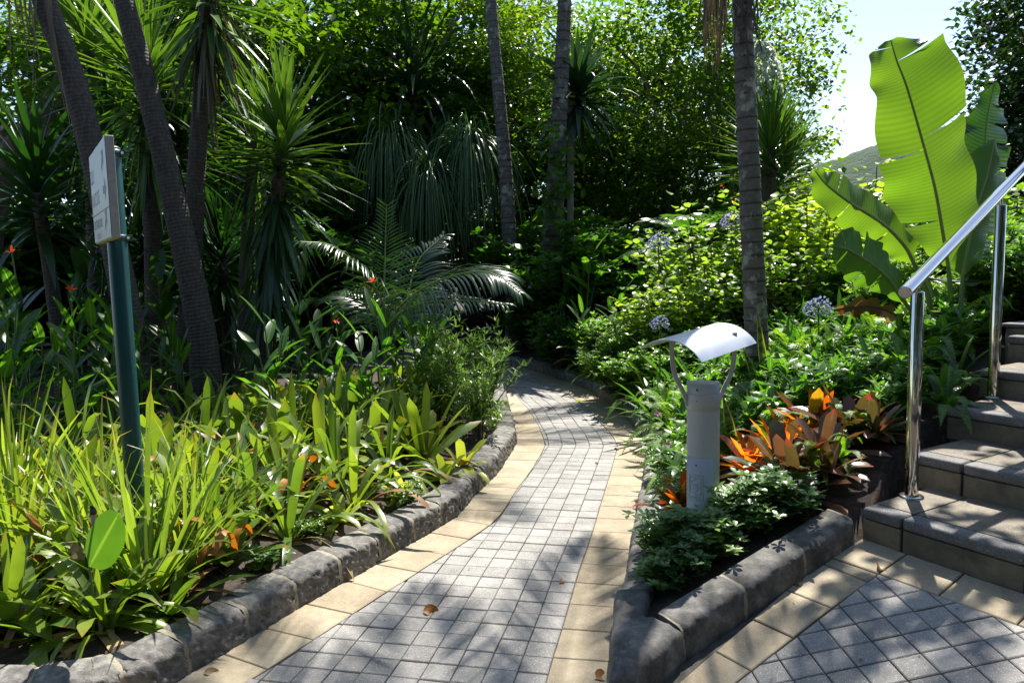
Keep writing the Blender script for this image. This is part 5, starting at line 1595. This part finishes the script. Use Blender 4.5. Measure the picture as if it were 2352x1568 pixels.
# ------------------------------------------------------------------ palms
def palm(pts, rad, name, lb, ring, barkkey, fr=None, nfr=9, frl=2.2, cat='palm', nseg=None):
    t, q = yroot(pts, name, lb, cat)
    ln = sum(np.linalg.norm(b - a) for a, b in zip(q[:-1], q[1:]))
    trunk(t, q, rad, MAT[barkkey], n=int(ln / .012), k=20, ringp=ring)
    if fr:
        for i in range(nfr):
            B = MB()
            az = i * 2.4 + .5; e = random.uniform(.1, 1.1)
            d, s = azel(az, e)
            frond(B, q[-1] + [0, 0, .1], d, (0, 0, 1) if e < 1.2 else -d * [1, 1, 0] + [0, 0, .4], frl * random.uniform(.8, 1.05), 44, .55, .032, random.uniform(.7, 1.4), .95, .8, .15, 0, 1, .016, 3, 20)
            B.build('frond', [MAT['palm'], MAT['rib']], t)
    return t, q


t, q = palm([pxy(1745, 5.2, -.05), D(1740, 830, 5.2), D(1722, 420, 5.2), D(1704, 0, 5.2), D(1692, -500, 5.2), D(1684, -1150, 5.2)], (.088, .083, .074, .066, .06, .055), 'ringed_palm', 'nearest ringed palm trunk, standing in the right bed behind the lamp', .085, 'palmbark', True, 12, 2.0)
B = MB()
for i in range(46):
    px, py = random.uniform(1615, 1668), random.uniform(-90, -10)
    L = random.uniform(.2, .62)
    leaves(B, D(px, py, 5.1 + random.uniform(-.1, .1))[None] - t.location, [[random.uniform(-.12, .08), 0, -1]], [[1, .3, 0]], L, .012, .1, P_grass, 6, .3, .6, 0)
B.build('hanging_dead_frond', [MAT['straw']], t)
B = MB()
for i in range(16):
    px, py = random.choice(((1700, -40), (1668, -60), (1725, -30), (1690, -60)))
    p0 = D(px + random.uniform(-12, 30), py, 5.1) - np.array(t.location); L = random.uniform(.2, .55)
    C = curve([p0, p0 + [random.uniform(-.04, .05), 0, -L * .5], p0 + [random.uniform(-.06, .08), 0, -L]], 26)
    tube(B, C, .0045 * (1 + .6 * (np.arange(26) % 2)), 5)
B.build('seed_strands', [MAT['bark']], t)
palm([pxy(1180, 11.0), D(1175, 640, 11.0), D(1160, 380, 11.0), D(1138, 130, 11.0), D(1122, -80, 11), D(1105, -420, 11)], (.125, .11, .1, .085, .08, .075), 'ringed_palm', 'slim ringed palm trunk in the centre, leaning left above the far path bend', .12, 'palmbark', True, 8, 2.4)
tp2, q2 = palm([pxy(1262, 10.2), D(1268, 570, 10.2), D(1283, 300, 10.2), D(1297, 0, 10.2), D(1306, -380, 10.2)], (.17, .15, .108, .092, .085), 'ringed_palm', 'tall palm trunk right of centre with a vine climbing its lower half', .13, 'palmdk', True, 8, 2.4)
# climbing vine on that trunk
vt = thing('climbing_vine', tuple(pxy(1262, 10.0)), 'green vine with pale heart leaves climbing the tall central palm trunk', 'vine')
B = MB()
vp = [D(1262 + 16 * math.sin(k * .9) + k * 1.2, 590 - k * 22, 10.0 - .05) - np.array(vt.location) for k in range(14)]
tube(B, curve(vp, 50), .008, 6, 1)
vv = curve(vp, 90); n = 230
ix = rng.integers(0, 90, n)
d, s = azel(R_(0, 6.28, n), R_(-1.1, .2, n)); d[:, 1] -= .4
leaves(B, vv[ix] + rng.normal(size=(n, 3)) * [.15, .06, .1], d, s, R_(.07, .15, n), R_(.06, .11, n), .4, P_ovate, 3, .15, R_(-.5, .5, n), 0)
B.build('foliage', [MAT['vine'], MAT['twig']], vt)
# thin stem with a strap-leaved head
P = [pxy(1312, 10.6), D(1310, 540, 10.6), D(1312, 230, 10.6)]
t, q = yroot(P, 'strap_headed_tree', 'thin straight stem topped by a dark head of strap leaves, right of the tall palm', 'tree')
trunk(t, q, (.05, .045, .05), MAT['barkpale'], n=40, k=10)
B = MB(); yucca_crown(B, q[2] + [.1, 0, .2], (0, 0, 1), 90, 1.0, .11, (1.3, -.9), .35, (.4, 1.6)); B.build('leaf_crown', [MAT['pand']], t)

# ponytail palm with three shaggy heads
PY = 12.2
P = [pxy(1000, PY), D(1000, 700, PY), D(990, 540, PY)]
t, q = yroot(P, 'ponytail_palm', 'ponytail palm with thick pale trunk and shaggy heads of thin drooping leaves', 'ponytail palm')
trunk(t, q, (.42, .28, .2), MAT['barkpale'], n=30)
for hx, hy, n, L, yy_ in ((1078, 345, 520, 2.2, 12.0), (893, 335, 500, 2.3, 12.4), (985, 410, 440, 2.1, 11.8), (1035, 290, 170, 1.1, 12.6), (940, 400, 380, 2.3, 12.8)):
    c = D(hx, hy, yy_) - P[0]
    trunk(t, [q[2], (q[2] + c) / 2 + [0, 0, -.05], c], (.09, .06, .045), MAT['barkpale'], 'limb', 14, 10)
    B = MB()
    k_ = np.arange(n) / n; az = np.arange(n) * 2.39996; e = 1.5 - 1.5 * k_ + R_(-.2, .2, n)
    d, s = azel(az, e)
    leaves(B, c + np.zeros((n, 3)), d, s, L * R_(.5, 1.05, n), .026 * R_(.7, 1.2, n), R_(4.0, 11.0, n), P_grass, 14, .2, R_(-.8, .8, n), 0, pw=1.3)
    B.build('leaf_head', [MAT['pony']], t)
# dark pandanus above it
P = [pxy(985, 13.2), D(975, 420, 13.2), D(955, 225, 13.2)]
t, q = yroot(P, 'pandanus', 'dark pandanus with long folded leaves hanging above the ponytail palm', 'pandanus')
trunk(t, q, (.1, .09, .07), MAT['bark'], n=30)
B = MB(); yucca_crown(B, q[2] + [0, 0, .25], (0, 0, 1), 80, 1.75, .095, (1.45, -.7), .5, (.8, 2.6)); B.build('leaf_crown', [MAT['pand']], t)


# young feather palm in the middle of the bed
pb = pxy(888, 6.2)
t = thing('young_palm', tuple(pb), 'young feather palm with one upright and several arching fronds behind the left bed', 'palm')


def aimed(nm, pxs, y, n, ll, lw, up, droopl, y2=None, **k):
    """a frond whose rachis follows photo pixels at a given distance"""
    ys = np.linspace(y, y2 or y, len(pxs))
    C = curve([D(a, b, c) - pb for (a, b), c in zip(pxs, ys)], 25)
    B = MB()
    tl = .12 + .88 * (np.arange(n) + .5) / n
    T = np.linspace(0, 1, 25); tg = norm(np.gradient(C, axis=0))
    pos = np.stack([np.interp(tl, T, C[:, i]) for i in range(3)], 1); tgl = norm(np.stack([np.interp(tl, T, tg[:, i]) for i in range(3)], 1))
    sd_ = norm(np.cross(tgl, np.asarray(up, float)[None])); nn_ = norm(np.cross(sd_, tgl))
    pr = np.maximum(.3, np.sin(PI * np.clip(tl * .86 + .16, 0, 1)))
    for sg in (-1, 1):
        a = k.get('ang', 1.05) - .45 * tl + R_(-.05, .05, n)
        d = tgl * np.cos(a)[:, None] + sd_ * (sg * np.sin(a))[:, None] + nn_ * k.get('vee', .2)
        leaves(B, pos, d, np.cross(norm(d), nn_), ll * pr * R_(.92, 1.06, n), lw, droopl * R_(.7, 1.3, n), P_lance, 6, .22, R_(-.2, .2, n), 0, pw=1.3)
    tube(B, C, np.linspace(.014, .004, 25), 8, 1)
    return B.build(nm, [MAT['palm'], MAT['rib']], t)


aimed('frond', [(885, 790), (882, 690), (884, 590), (888, 470)], 6.2, 38, .38, .02, (.1, -1, .1), .3, 6.4, ang=1.3)
aimed('frond', [(890, 800), (880, 700), (830, 620), (760, 565), (690, 555)], 6.1, 36, .42, .022, (-.2, -.3, 1), 1.5, 5.5)
aimed('frond', [(890, 800), (905, 720), (985, 655), (1080, 625), (1140, 632), (1195, 672)], 6.1, 42, .5, .024, (-.1, -.35, 1), 1.5, 5.6)
aimed('frond', [(890, 800), (900, 740), (960, 700), (1060, 690), (1165, 700)], 6.1, 34, .36, .021, (.0, -.6, 1), 1.4, 5.4)
aimed('frond', [(885, 800), (860, 720), (790, 680), (720, 690)], 6.3, 28, .4, .028, (.1, -.4, 1), 1.2, 6.6)
aimed('frond', [(890, 800), (930, 700), (960, 600), (1020, 540)], 6.3, 28, .45, .028, (.0, -.5, 1), .9, 7.2)

# ------------------------------------------------------------------ bird of paradise
bop = pxy(2195, 4.6)
bt = thing('bird_of_paradise', tuple(bop), 'giant bird of paradise with huge paddle leaves glowing against the light beside the handrail', 'bird of paradise')


def bigleaf(pxs, ys, wl, wr, nrm, mat, tl=(), trr=(), fold=(.15, .15), rib='rib', stalk=None, ribr=.011, wob=.02, lab=None):
    """paddle leaf: midrib through photo pixels tip..base, half widths left and right, tears"""
    C = curve([D(a, b, c) for (a, b), c in zip(pxs, ys)], 61) - bop
    C = C[::-1]                                            # base -> tip
    T = np.linspace(0, 1, 61); tg = norm(np.gradient(C, axis=0))
    nrm = norm(np.asarray(nrm, float)[None])[0]
    B = MB()
    na = 10
    for sg, w, tears, fo in ((-1, wl, tl, fold[0]), (1, wr, trr, fold[1])):
        cuts = [0.0] + sorted(tears) + [1.0]
        for a0, a1 in zip(cuts[:-1], cuts[1:]):
            m = max(4, int((a1 - a0) * 56))
            tt = np.linspace(a0, a1, m + 1)
            fi = fo + random.uniform(-.09, .09) * (len(tears) > 0)
            g0 = .007 * (a0 > 0) * random.uniform(.2, 2.2); g1 = .007 * (a1 < 1) * random.uniform(.2, 2.0)
            V = np.zeros((m + 1, na + 1, 3)); AL = np.zeros((m + 1, na + 1)); AC = np.zeros((m + 1, na + 1))
            for j in range(na + 1):
                u = j / na
                te = a0 + g0 * u + (tt - a0) / (a1 - a0) * (a1 - a0 - (g0 + g1) * u)
                p = np.stack([np.interp(te, T, C[:, k]) for k in range(3)], 1)
                g_ = norm(np.stack([np.interp(te, T, tg[:, k]) for k in range(3)], 1))
                sd_ = norm(np.cross(nrm[None], g_)) * sg * -1
                nn_ = norm(np.cross(g_, sd_)) * sg
                ww = np.interp(te, np.linspace(0, 1, len(w)), w) * (1 if a0 == 0 and a1 == 1 else 1)
                wv = wob * np.sin(te * 34 + a0 * 40) * u * u
                V[:, j] = p + sd_ * (ww * u * math.cos(fi * (1 + .6 * u)))[:, None] + nn_ * (ww * u * math.sin(fi * (1 + .6 * u)) + wv)[:, None] + g_ * (ww * .12 * u ** 2)[:, None]
                AL[:, j] = te; AC[:, j] = u * sg
            k = na + 1
            i = (np.arange(m)[:, None] * k + np.arange(na)[None]).ravel()
            B.add(V.reshape(-1, 3), np.stack([i, i + 1, i + k + 1, i + k], -1), rng.random(), AL.ravel(), AC.ravel())
    lf = B.build('leaf', [MAT[mat]], bt)
    if lab: lf['label'] = lab
    B = MB(); tube(B, C, np.linspace(ribr, .003, 61), 8); B.build('midrib', MAT[rib], lf)
    if stalk:
        S = curve([C[0]] + [D(a, b, c) - bop for (a, b), c in stalk], 24)
        B = MB(); tube(B, S, np.linspace(ribr, ribr * 2.0, 24), 12); B.build('leaf_stalk', MAT['bstalk'], bt)


bigleaf([(2046, 92), (2060, 140), (2084, 203), (2124, 342), (2148, 433), (2166, 535), (2178, 610)], [4.42, 4.42, 4.44, 4.48, 4.52, 4.55, 4.58],
        [.02, .12, .185, .255, .29, .285, .275, .245, .2, .19, .17, .14, .03], [.02, .175, .3, .31, .31, .32, .33, .345, .35, .335, .3, .21, .03], (.05, -1, .12), 'banana', (.22, .5, .945), (.53, .83), (.08, .1),
        stalk=[((2184, 680), 4.6), ((2192, 790), 4.62)], lab='huge sunlit paddle leaf, tallest of the plant')
bigleaf([(2285, 320), (2268, 400), (2240, 490), (2222, 570), (2212, 630)], [4.9, 4.85, 4.8, 4.75, 4.72], [.02, .2, .26, .26, .24, .16, .02], [.02, .14, .16, .15, .14, .1, .02], (-.5, -1, .1), 'banana', (.6,), (), (.1, .55),
        stalk=[((2208, 690), 4.7), ((2203, 790), 4.65)], lab='leaf half hidden behind the tallest one')
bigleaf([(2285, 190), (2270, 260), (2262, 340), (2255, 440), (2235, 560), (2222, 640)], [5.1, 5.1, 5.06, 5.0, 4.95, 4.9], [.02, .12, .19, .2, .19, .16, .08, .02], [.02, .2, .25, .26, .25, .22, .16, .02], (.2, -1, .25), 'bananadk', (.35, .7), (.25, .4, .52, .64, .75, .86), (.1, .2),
        rib='rib', stalk=[((2216, 700), 4.8), ((2207, 790), 4.68)], lab='dark tattered leaf at the back right')
bigleaf([(1872, 392), (1900, 425), (1960, 470), (2030, 515), (2078, 565), (2098, 602)], [4.5, 4.5, 4.52, 4.54, 4.56, 4.58], [.02, .11, .13, .13, .14, .13, .08, .02], [.02, .12, .15, .155, .155, .14, .08, .02], (-.15, -1, .35), 'banana', (.35, .62), (.72,), (.2, .2),
        stalk=[((2125, 660), 4.6), ((2165, 795), 4.62)], lab='leaf arching left over the pale shrub')
bigleaf([(1915, 565), (1950, 575), (2000, 605), (2040, 640), (2075, 690)], [4.35, 4.36, 4.4, 4.44, 4.48], [.02, .09, .14, .15, .14, .1, .02], [.02, .12, .16, .18, .18, .12, .02], (-.1, -1, .5), 'banana', (.3, .5), (.4, .6, .8), (.35, .1), 
        stalk=[((2110, 740), 4.52), ((2150, 800), 4.6)], lab='low shaded leaf left of the handrail end')
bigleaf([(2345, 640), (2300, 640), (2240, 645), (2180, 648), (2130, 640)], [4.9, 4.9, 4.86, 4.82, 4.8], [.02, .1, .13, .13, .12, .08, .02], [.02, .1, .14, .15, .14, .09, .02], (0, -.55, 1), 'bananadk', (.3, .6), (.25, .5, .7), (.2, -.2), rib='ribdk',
        stalk=[((2150, 700), 4.75), ((2190, 800), 4.65)], lab='dark horizontal leaf crossing behind the stalks')
bigleaf([(1915, 712), (1955, 706), (2010, 705), (2050, 720), (2080, 742)], [4.3, 4.32, 4.36, 4.4, 4.44], [.015, .04, .06, .035, .05, .03, .02], [.015, .02, .03, .035, .09, .04, .02], (-.1, -.7, .7), 'dead', (.4,), (.3, .6), (.5, -.9), rib='ribdk', ribr=.007,
        stalk=[((2115, 790), 4.5), ((2150, 820), 4.58)], lab='withered brown leaf hanging low at the left')

# ------------------------------------------------------------------ trees
treeA = [crown_mesh('a', 'treeA', np.array([2.7, 2.3, 3.0]), 125, 85, .195, .5, s * 7., hole=-.08) for s in (1, 2)]
treeB = [crown_mesh('b', 'treeB', np.array([2.6, 2.2, 3.0]), 150, 85, .13, .48, s * 5. + 3, hole=-.2) for s in (1, 2)]
treeC = [crown_mesh('c', 'treeC', np.array([2.5, 2.3, 2.5]), 200, 120, .15, .45, 31., hole=-.35)]
meshes = {}
for k, lst in (('treeA', treeA), ('treeB', treeB), ('treeC', treeC)):
    meshes[k] = [(b.mesh('crown', [MAT[k]]), c) for b, c in lst]


def tree(x, y, zc, kind, vi, sc, rz, lb, grp=None, bark='bark', tr=.13, lean=0., flat=1.0, limbs=9):
    me, cs = meshes[kind][vi % len(meshes[kind])]
    t = thing('broadleaf_tree', (x, y, 0.05), lb, 'tree', grp)
    c = link('crown', me, t); c.location = (lean, 0, zc); c.rotation_euler = (0, 0, rz); c.scale = (sc, sc, sc * flat)
    B = MB()
    fork = np.array([lean * .7, 0, max(.6, zc - 1.3 * sc)])
    tube(B, curve([(0, 0, 0), (lean * .3 + .08, 0.05, fork[2] * .5), tuple(fork)], 16), np.linspace(tr * 1.3, tr * .8, 16), 12)
    ca, sa = math.cos(rz), math.sin(rz)
    for i in range(limbs):
        v = cs[(i * 13) % len(cs)] * sc * .9; v = np.array([v[0] * ca - v[1] * sa + lean, v[0] * sa + v[1] * ca, v[2] * flat + zc])
        mid = (fork + v) / 2 + np.array([random.uniform(-.3, .3), random.uniform(-.3, .3), random.uniform(-.1, .4)])
        tube(B, curve([tuple(fork - [0, 0, .1]), tuple(mid), tuple(v)], 14), np.linspace(tr * .5, .012, 14), 7)
    B.build('trunk', MAT[bark], t)
    return t


TG = 'broad-leaved trees forming the shady green wall behind the garden'
TL = 'dark broad-leaved tree in the shady green wall behind the palms'
for i, (x, y, zc, sc) in enumerate(((-9.3, 12.5, .5, .75), (-5.2, 11.2, 3.6, .8), (-4.6, 11.8, 3.2, 1.0), (-3.2, 14.9, 3.4, 1.05), (-.9, 15.6, 3.2, 1.0), (3.4, 15.4, 2.9, 1.0),
                                    (-7.3, 15.5, 5.0, 1.0), (-4.4, 15.8, 5.8, 1.2), (-2.2, 18.0, 5.8, 1.25), (-10.8, 17, 1.0, .8))):
    tree(x, y, zc, 'treeA', i, sc, i * 1.9, TL, TG)
BL = 'sunlit yellow green tree with airy crown right of the central palms'
for i, (x, y, zc, sc) in enumerate(((2.8, 13.2, 4.2, .8), (3.8, 13.0, 4.0, .8), (.9, 15.0, 4.6, .85), (3.7, 14.4, 2.2, .75), (-1.6, 14.2, 5.6, .75), (1.3, 17.0, 2.3, .9), (2.6, 18.5, 4.2, 1.0), (.2, 18.5, 3.6, .95), (5.2, 20.5, 2.0, .8))):
    tree(x, y, zc, 'treeB', i, sc, i * 2.3, BL, 'sunlit trees right of the central palms', 'barkpale', .1)
tree(9.95, 12.2, 5.6, 'treeC', 0, 1.0, .4, 'dark glossy evergreen tree at the top right corner against the sky')
tree(8.3, 11.0, 2.7, 'treeC', 0, .72, 2.0, 'dark evergreen tree low at the right edge behind the handrail')
tree(8.7, 17.5, 1.2, 'treeC', 0, .75, 1.0, 'low dark tree behind the bird of paradise')
P = [np.array([6.0, 4.9, .4]), np.array([5.8, 5.0, 2.6]), np.array([5.0, 5.3, 4.3]), np.array([2.4, 5.45, 5.0])]
t, q = yroot(P, 'overhanging_tree', 'tree reaching over the steps from beyond the right edge, shading the pavement', 'tree')
trunk(t, q, (.12, .1, .06, .02), MAT['bark'], n=40)
B, cs = crown_mesh('o', 'treeA', np.array([1.0, .3, .25]), 12, 26, .13, .24, 9., hole=-.1)
c = B.build('crown', [MAT['treeA']], t); c.location = np.array([2.9, 5.4, 5.0]) - P[0]
# unseen tree crowns added behind the camera to darken reflections and cut sky fill
wb = MB()
for i, (x, y, z, s_) in enumerate(((-5, -6.5, 2.6, 1.0), (-1.5, -7.5, 2.8, 1.1), (2, -7, 2.6, 1.05), (5.5, -6, 2.8, 1.1), (8.5, -2.5, 2.6, 1.0), (-8, -3, 2.6, 1.0), (9.5, 1.5, 2.2, .8))):
    for dz, sc_ in ((0, 1.0), (3.0, .9)):
        wb.merge(treeC[0][0], Matrix.Translation((x, y, z + dz)) @ Matrix.Rotation(i * 1.3 + dz, 4, 'Z') @ Matrix.Scale(s_ * sc_, 4))
tag(wb.build('added_trees', [MAT['treeC']]), 'unseen dark tree crowns added behind the viewpoint to darken reflections and sky fill', 'added_trees', kind='stuff')
# gnarled tree at the far left
P = [pxy(-60, 8.2), D(-30, 520, 8.2), D(25, 360, 8.2), D(80, 285, 8.2), D(140, 190, 8.3), D(150, 60, 8.4)]
t, q = yroot(P, 'gnarled_tree', 'gnarled dark tree limb crossing the bright gap at the far left', 'tree')
trunk(t, q, (.2, .17, .14, .11, .08, .05), MAT['bark'], n=40)
trunk(t, [q[3], D(150, 330, 8.1) - P[0], D(210, 350, 8.0) - P[0]], (.07, .05, .03), MAT['bark'], 'branch', 16, 8)
trunk(t, [q[2], D(-20, 260, 8.3) - P[0], D(-80, 120, 8.5) - P[0]], (.09, .07, .04), MAT['bark'], 'branch', 16, 8)
B, cs = crown_mesh('g', 'treeA', np.array([1.3, .9, .9]), 60, 60, .1, .3, 77., hole=-.2)
c = B.build('crown', [MAT['treeA']], t); c.location = D(60, 90, 8.6) - P[0]

# understory shrubs closing the background
us = [bush_mesh(1.5, .9, 34, 'cannadk', .15, .07, 6, 8, P_ovate, nsub=4, seg=3), bush_mesh(1.3, .8, 34, 'vine', .1, .05, 6, 8, P_ovate, nsub=4, seg=3)]
n_ = 0
for i in range(46):
    y = random.uniform(9.6, 13.5); px = random.uniform(-150, 820) if i < 30 else random.uniform(1210, 1900)
    put('understory_shrub', us[0 if i < 30 and i % 4 else 1], pxy(px, y), i, random.uniform(.8, 1.5), 'dark leafy shrub in the deep shade below the trees', 'shrub', 'shrubs in the deep shade below the trees')
# split-leaf philodendron right of centre
ph = thing('philodendron', tuple(pxy(1600, 9.2)), 'split-leaf philodendron with deeply cut dark leaves beyond the pale shrubs', 'philodendron')
B = MB()
for i in range(12):
    az = i * 2.4; e = random.uniform(.5, 1.2); d, s = azel(az, e)
    frond(B, (0, 0, .9), d, (0, 0, 1), 1.0, 9, .38, .07, 1.1, 1.1, .6, .1, 0, 1, .01, 5, 14, P_strap, .45)
B.build('foliage', [MAT['agap'], MAT['rib']], ph)

# ------------------------------------------------------------------ far things
def slat_fence():
    p = D(1105, 640, 15.0)
    t = thing('slatted_fence', (p[0], 15.0, 0), 'brown slatted timber fence glimpsed far behind the hanging ponytail leaves', 'fence')
    zz_ = [D(1130, py, 15)[2] for py in (548, 565, 578, 588, 600, 612, 625, 640, 655)]
    for i, z in enumerate(zz_):
        boxes([fr_box((0, 0, 0), (1, 0, 0), (0, 1, 0), SZ, -1.3, 1.1, 0, .05, z - .03, z + .03)], 'slat', MAT['slat'], t, .004, 1)
    for x in (-1.2, -.1, 1.0):
        boxes([fr_box((0, 0, 0), (1, 0, 0), (0, 1, 0), SZ, x - .05, x + .05, .051, .13, 0, zz_[0] + .1)], 'fence_post', MAT['slatpale'], t, .004, 1)
    boxes([fr_box((0, 0, 0), (1, 0, 0), (0, 1, 0), SZ, -1.4, 1.2, -.06, .16, zz_[0] + .1, zz_[0] + .2)], 'top_rail', MAT['slatpale'], t, .004, 1)


slat_fence()


def car():
    p = pxy(60, 11.4)
    t = thing('parked_car', (p[0] - .5, 11.6, .1), 'white parked car glimpsed through the plants at the far left', 'car', None, .25)
    prof = [(-2.1, .35), (-2.1, .75), (-1.9, .88), (-1.0, .95), (-.45, 1.36), (.9, 1.4), (1.55, 1.0), (2.0, .9), (2.1, .6), (2.05, .35)]
    bm = bmesh.new(); rows = []
    for yk, ins in ((-.8, .06), (-.84, 0), (.84, 0), (.8, .06)):
        r = []
        for x, z in prof:
            tumb = .16 * max(0, (z - .95) / .45)
            r.append(bm.verts.new((x * (1 - ins * .02), yk * (1 - tumb), z - (ins if z > 1.3 else 0) * .2)))
        rows.append(r)
    n = len(prof)
    for a, b in zip(rows[:-1], rows[1:]):
        for i in range(n): bm.faces.new([a[i], a[(i + 1) % n], b[(i + 1) % n], b[i]])
    bm.faces.new(rows[0][::-1]); bm.faces.new(rows[-1])
    bmesh.ops.recalc_face_normals(bm, faces=bm.faces[:])
    bmesh.ops.bevel(bm, geom=bm.edges[:], offset=.03, segments=2, affect='EDGES')
    for f in bm.faces: f.smooth = True
    me = bpy.data.meshes.new('body'); bm.to_mesh(me); bm.free(); me.materials.append(MAT['carwhite']); link('body', me, t)
    for s in (-1, 1):
        B = MB()
        B.add([(-.85, s * .845, .98), (1.3, s * .845, 1.0), (.85, s * .74, 1.32), (-.4, s * .74, 1.3)], [[0, 1, 2, 3]] if s < 0 else [[3, 2, 1, 0]])
        B.build('side_window', MAT['carglass'], t)
        for x in (-1.3, 1.3):
            B = MB(); tube(B, [(x, s * .66, .31), (x, s * .7, .31), (x, s * .86, .31), (x, s * .87, .31)], [.28, .31, .31, .26], 24); w = B.build('wheel', MAT['tyre'], t)
            B = MB(); tube(B, [(x, s * .86, .31), (x, s * .876, .31)], [.19, .17], 20); B.build('rim', MAT['steel2'], w)
        B = MB(); tube(B, [(-2.09, s * .58, .72), (-2.13, s * .58, .72)], [.1, .08], 16); B.build('headlight', MAT['steel2'], t)
    B = MB(); B.add([(-.98, -.68, .99), (-.98, .68, .99), (-.5, .6, 1.335), (-.5, -.6, 1.335)], [[0, 1, 2, 3]]); w = B.build('windscreen', MAT['carglass'], t); w.location = (-.012, 0, .03)


car()
# hill on the skyline
m, n, l, p = M_new('wooded hillside')
c = mixc(n, l, noise_(n, l, .12, 6, .7), (.015, .042, .014), (.036, .078, .028))
l.new(c, p.inputs['Base Color']); p.inputs['Roughness'].default_value = .95
bump(n, l, noise_(n, l, .25, 5, .7), p, 1.0, 3.0)
B = MB()
nx_, ny_ = 150, 60
X, Y = np.meshgrid(np.linspace(90, 620, nx_), np.linspace(300, 620, ny_))
Hh = 84 * np.exp(-((X - 290) / 190) ** 2) * np.exp(-((Y - 430) / 90) ** 2)
nz = np.array([noise.noise(Vector((a * .06, b * .06, 0))) * 2.4 + noise.noise(Vector((a * .2, b * .2, 5))) * 1.6 for a, b in zip(X.ravel(), Y.ravel())]).reshape(X.shape)
i = (np.arange(ny_ - 1)[:, None] * nx_ + np.arange(nx_ - 1)[None]).ravel()
B.add(np.stack([X, Y, Hh + nz - 3], -1).reshape(-1, 3), np.stack([i, i + 1, i + nx_ + 1, i + nx_], -1))
tag(B.build('hill', m), kind='structure')

# ------------------------------------------------------------------ fallen leaves
def fallen(loc, L, w, rz, lb, dr=.5, mat='dead', rnd=.3, z=.006, tilt=(.1, .2)):
    B = MB(); leaves(B, [(0, 0, 0)], [[1, 0, .35]], [[0, 1, 0]], L, w, 1.2, P_ovate, 8, .45, .9, 0, rnd=rnd)
    o = B.build('fallen_leaf', [MAT[mat]]); o.location = loc + np.array([0, 0, z]); o.rotation_euler = (tilt[0], tilt[1], rz)
    tag(o, lb, 'fallen leaf')


amber = leaf_mat('amber leaf', [(.42, .16, .02), (.5, .22, .03)], trans=(1.6, 1.1, .4), mix=.35, rough=.5); MAT['amber'] = amber
fallen(G(972, 1406), .062, .05, .1, 'curled orange leaf lying on the grey pavers in the foreground', mat='amber')
fallen(G(1288, 1340), .03, .024, 1.2, 'small tan leaf on the pavers near the right sandstone border', mat='amber')
fallen(G(1366, 1066), .03, .02, .4, 'tiny orange leaf on the sunny pavers further up the path', mat='amber')
fallen(G(1252, 938), .07, .03, .1, 'orange leaf on the pavers where the path bends', mat='amber')
fallen(G(1370, 1562), .05, .045, .8, 'crumpled brown leaf on the sandstone border beside the kerb corner')
fallen(G(468, 1548), .055, .028, .3, 'pale dry leaf on the left sandstone border at the bottom', rnd=.9)
fallen(PH(1822, 1342), .05, .04, .2, 'brown leaf on the sandstone slabs against the dark kerb')
fallen(PH(2022, 1312), .065, .05, 1.1, 'crumpled brown leaf in the slab corner before the steps')
fallen(G(1420, 1034), .05, .03, 2.0, 'brown leaf on the right sandstone border near the bend')
fallen(G(1336, 922), .06, .05, 2.4, 'pale green leaf on the joint of the far sandstone border', mat='lime', rnd=.2)
# dry litter in the left bed
B = MB(); n = 900
xx = R_(-4.2, .1, n); yy = R_(2.2, 6.5, n); dl = sdist(LkX, xx, yy); k_ = dl > .2
xx, yy = xx[k_], yy[k_]; n = len(xx)
d, s = azel(R_(0, 6.28, n), R_(-.1, .5, n))
leaves(B, np.stack([xx, yy, bedz(xx, yy, True) + .012], -1), d, s, R_(.04, .16, n), R_(.008, .04, n), R_(.2, 1, n), P_lance, 4, .2, R_(-.8, .8, n), 0)
tag(B.build('leaf_litter', [MAT['dead']]), 'dry brown leaf litter on the mulch of the left bed', 'leaf litter', kind='stuff')
# withered leaves standing among the bromeliads
wl_ = []
for k in range(3):
    B = MB(); n = 3
    d, s = azel(R_(0, 6.28, n), R_(.6, 1.3, n)); leaves(B, [(0, 0, 0)], d, s, R_(.22, .38, n), R_(.03, .05, n), R_(.8, 2.2, n), P_strap, 8, .2, R_(-1, 1, n), 0); wl_.append(B.mesh('withered_leaves', [amber if k else MAT['dead']]))
for i in range(34):
    x, y = pts[(i * 5) % len(pts)]
    put('withered_leaf_tuft', wl_[i % 3], (x + .06, y - .05, bz(x, y) + .08), i, random.uniform(.8, 1.2), 'tuft of withered orange brown leaves among the left bromeliads', 'dead leaves', 'withered leaf tufts among the left bromeliads')

# crumbs of leaf and bark on the paving
B = MB(); n = 170
ix = rng.integers(4, len(R2) - 40, n)
xy = R2[ix] + N2[ix] * R_(-.2, .75, n)[:, None]
d, s = azel(R_(0, 6.28, n), 0 * R_(0, .3, n) + .08)
leaves(B, np.concatenate([xy, np.full((n, 1), .006)], 1), d, s, R_(.004, .02, n), R_(.003, .008, n), .3, P_lance, 3, .4, R_(-.6, .6, n), 0)
n = 60; xy = np.stack([R_(.6, 2.0, n), R_(1.9, 2.8, n)], 1); k_ = sdist(STEPLINE, xy[:, 0], xy[:, 1]) < -.02
xy = xy[k_]; n = len(xy); d, s = azel(R_(0, 6.28, n), .08 + 0 * R_(0, 1, n))
leaves(B, np.concatenate([xy, (PZ(xy[:, 0], xy[:, 1]) + .006)[:, None]], 1), d, s, R_(.004, .018, n), R_(.003, .008, n), .3, P_lance, 3, .4, R_(-.6, .6, n), 0)
tag(B.build('path_litter', [MAT['straw']]), 'tiny crumbs of dry leaf scattered over the paving', 'litter', kind='stuff')
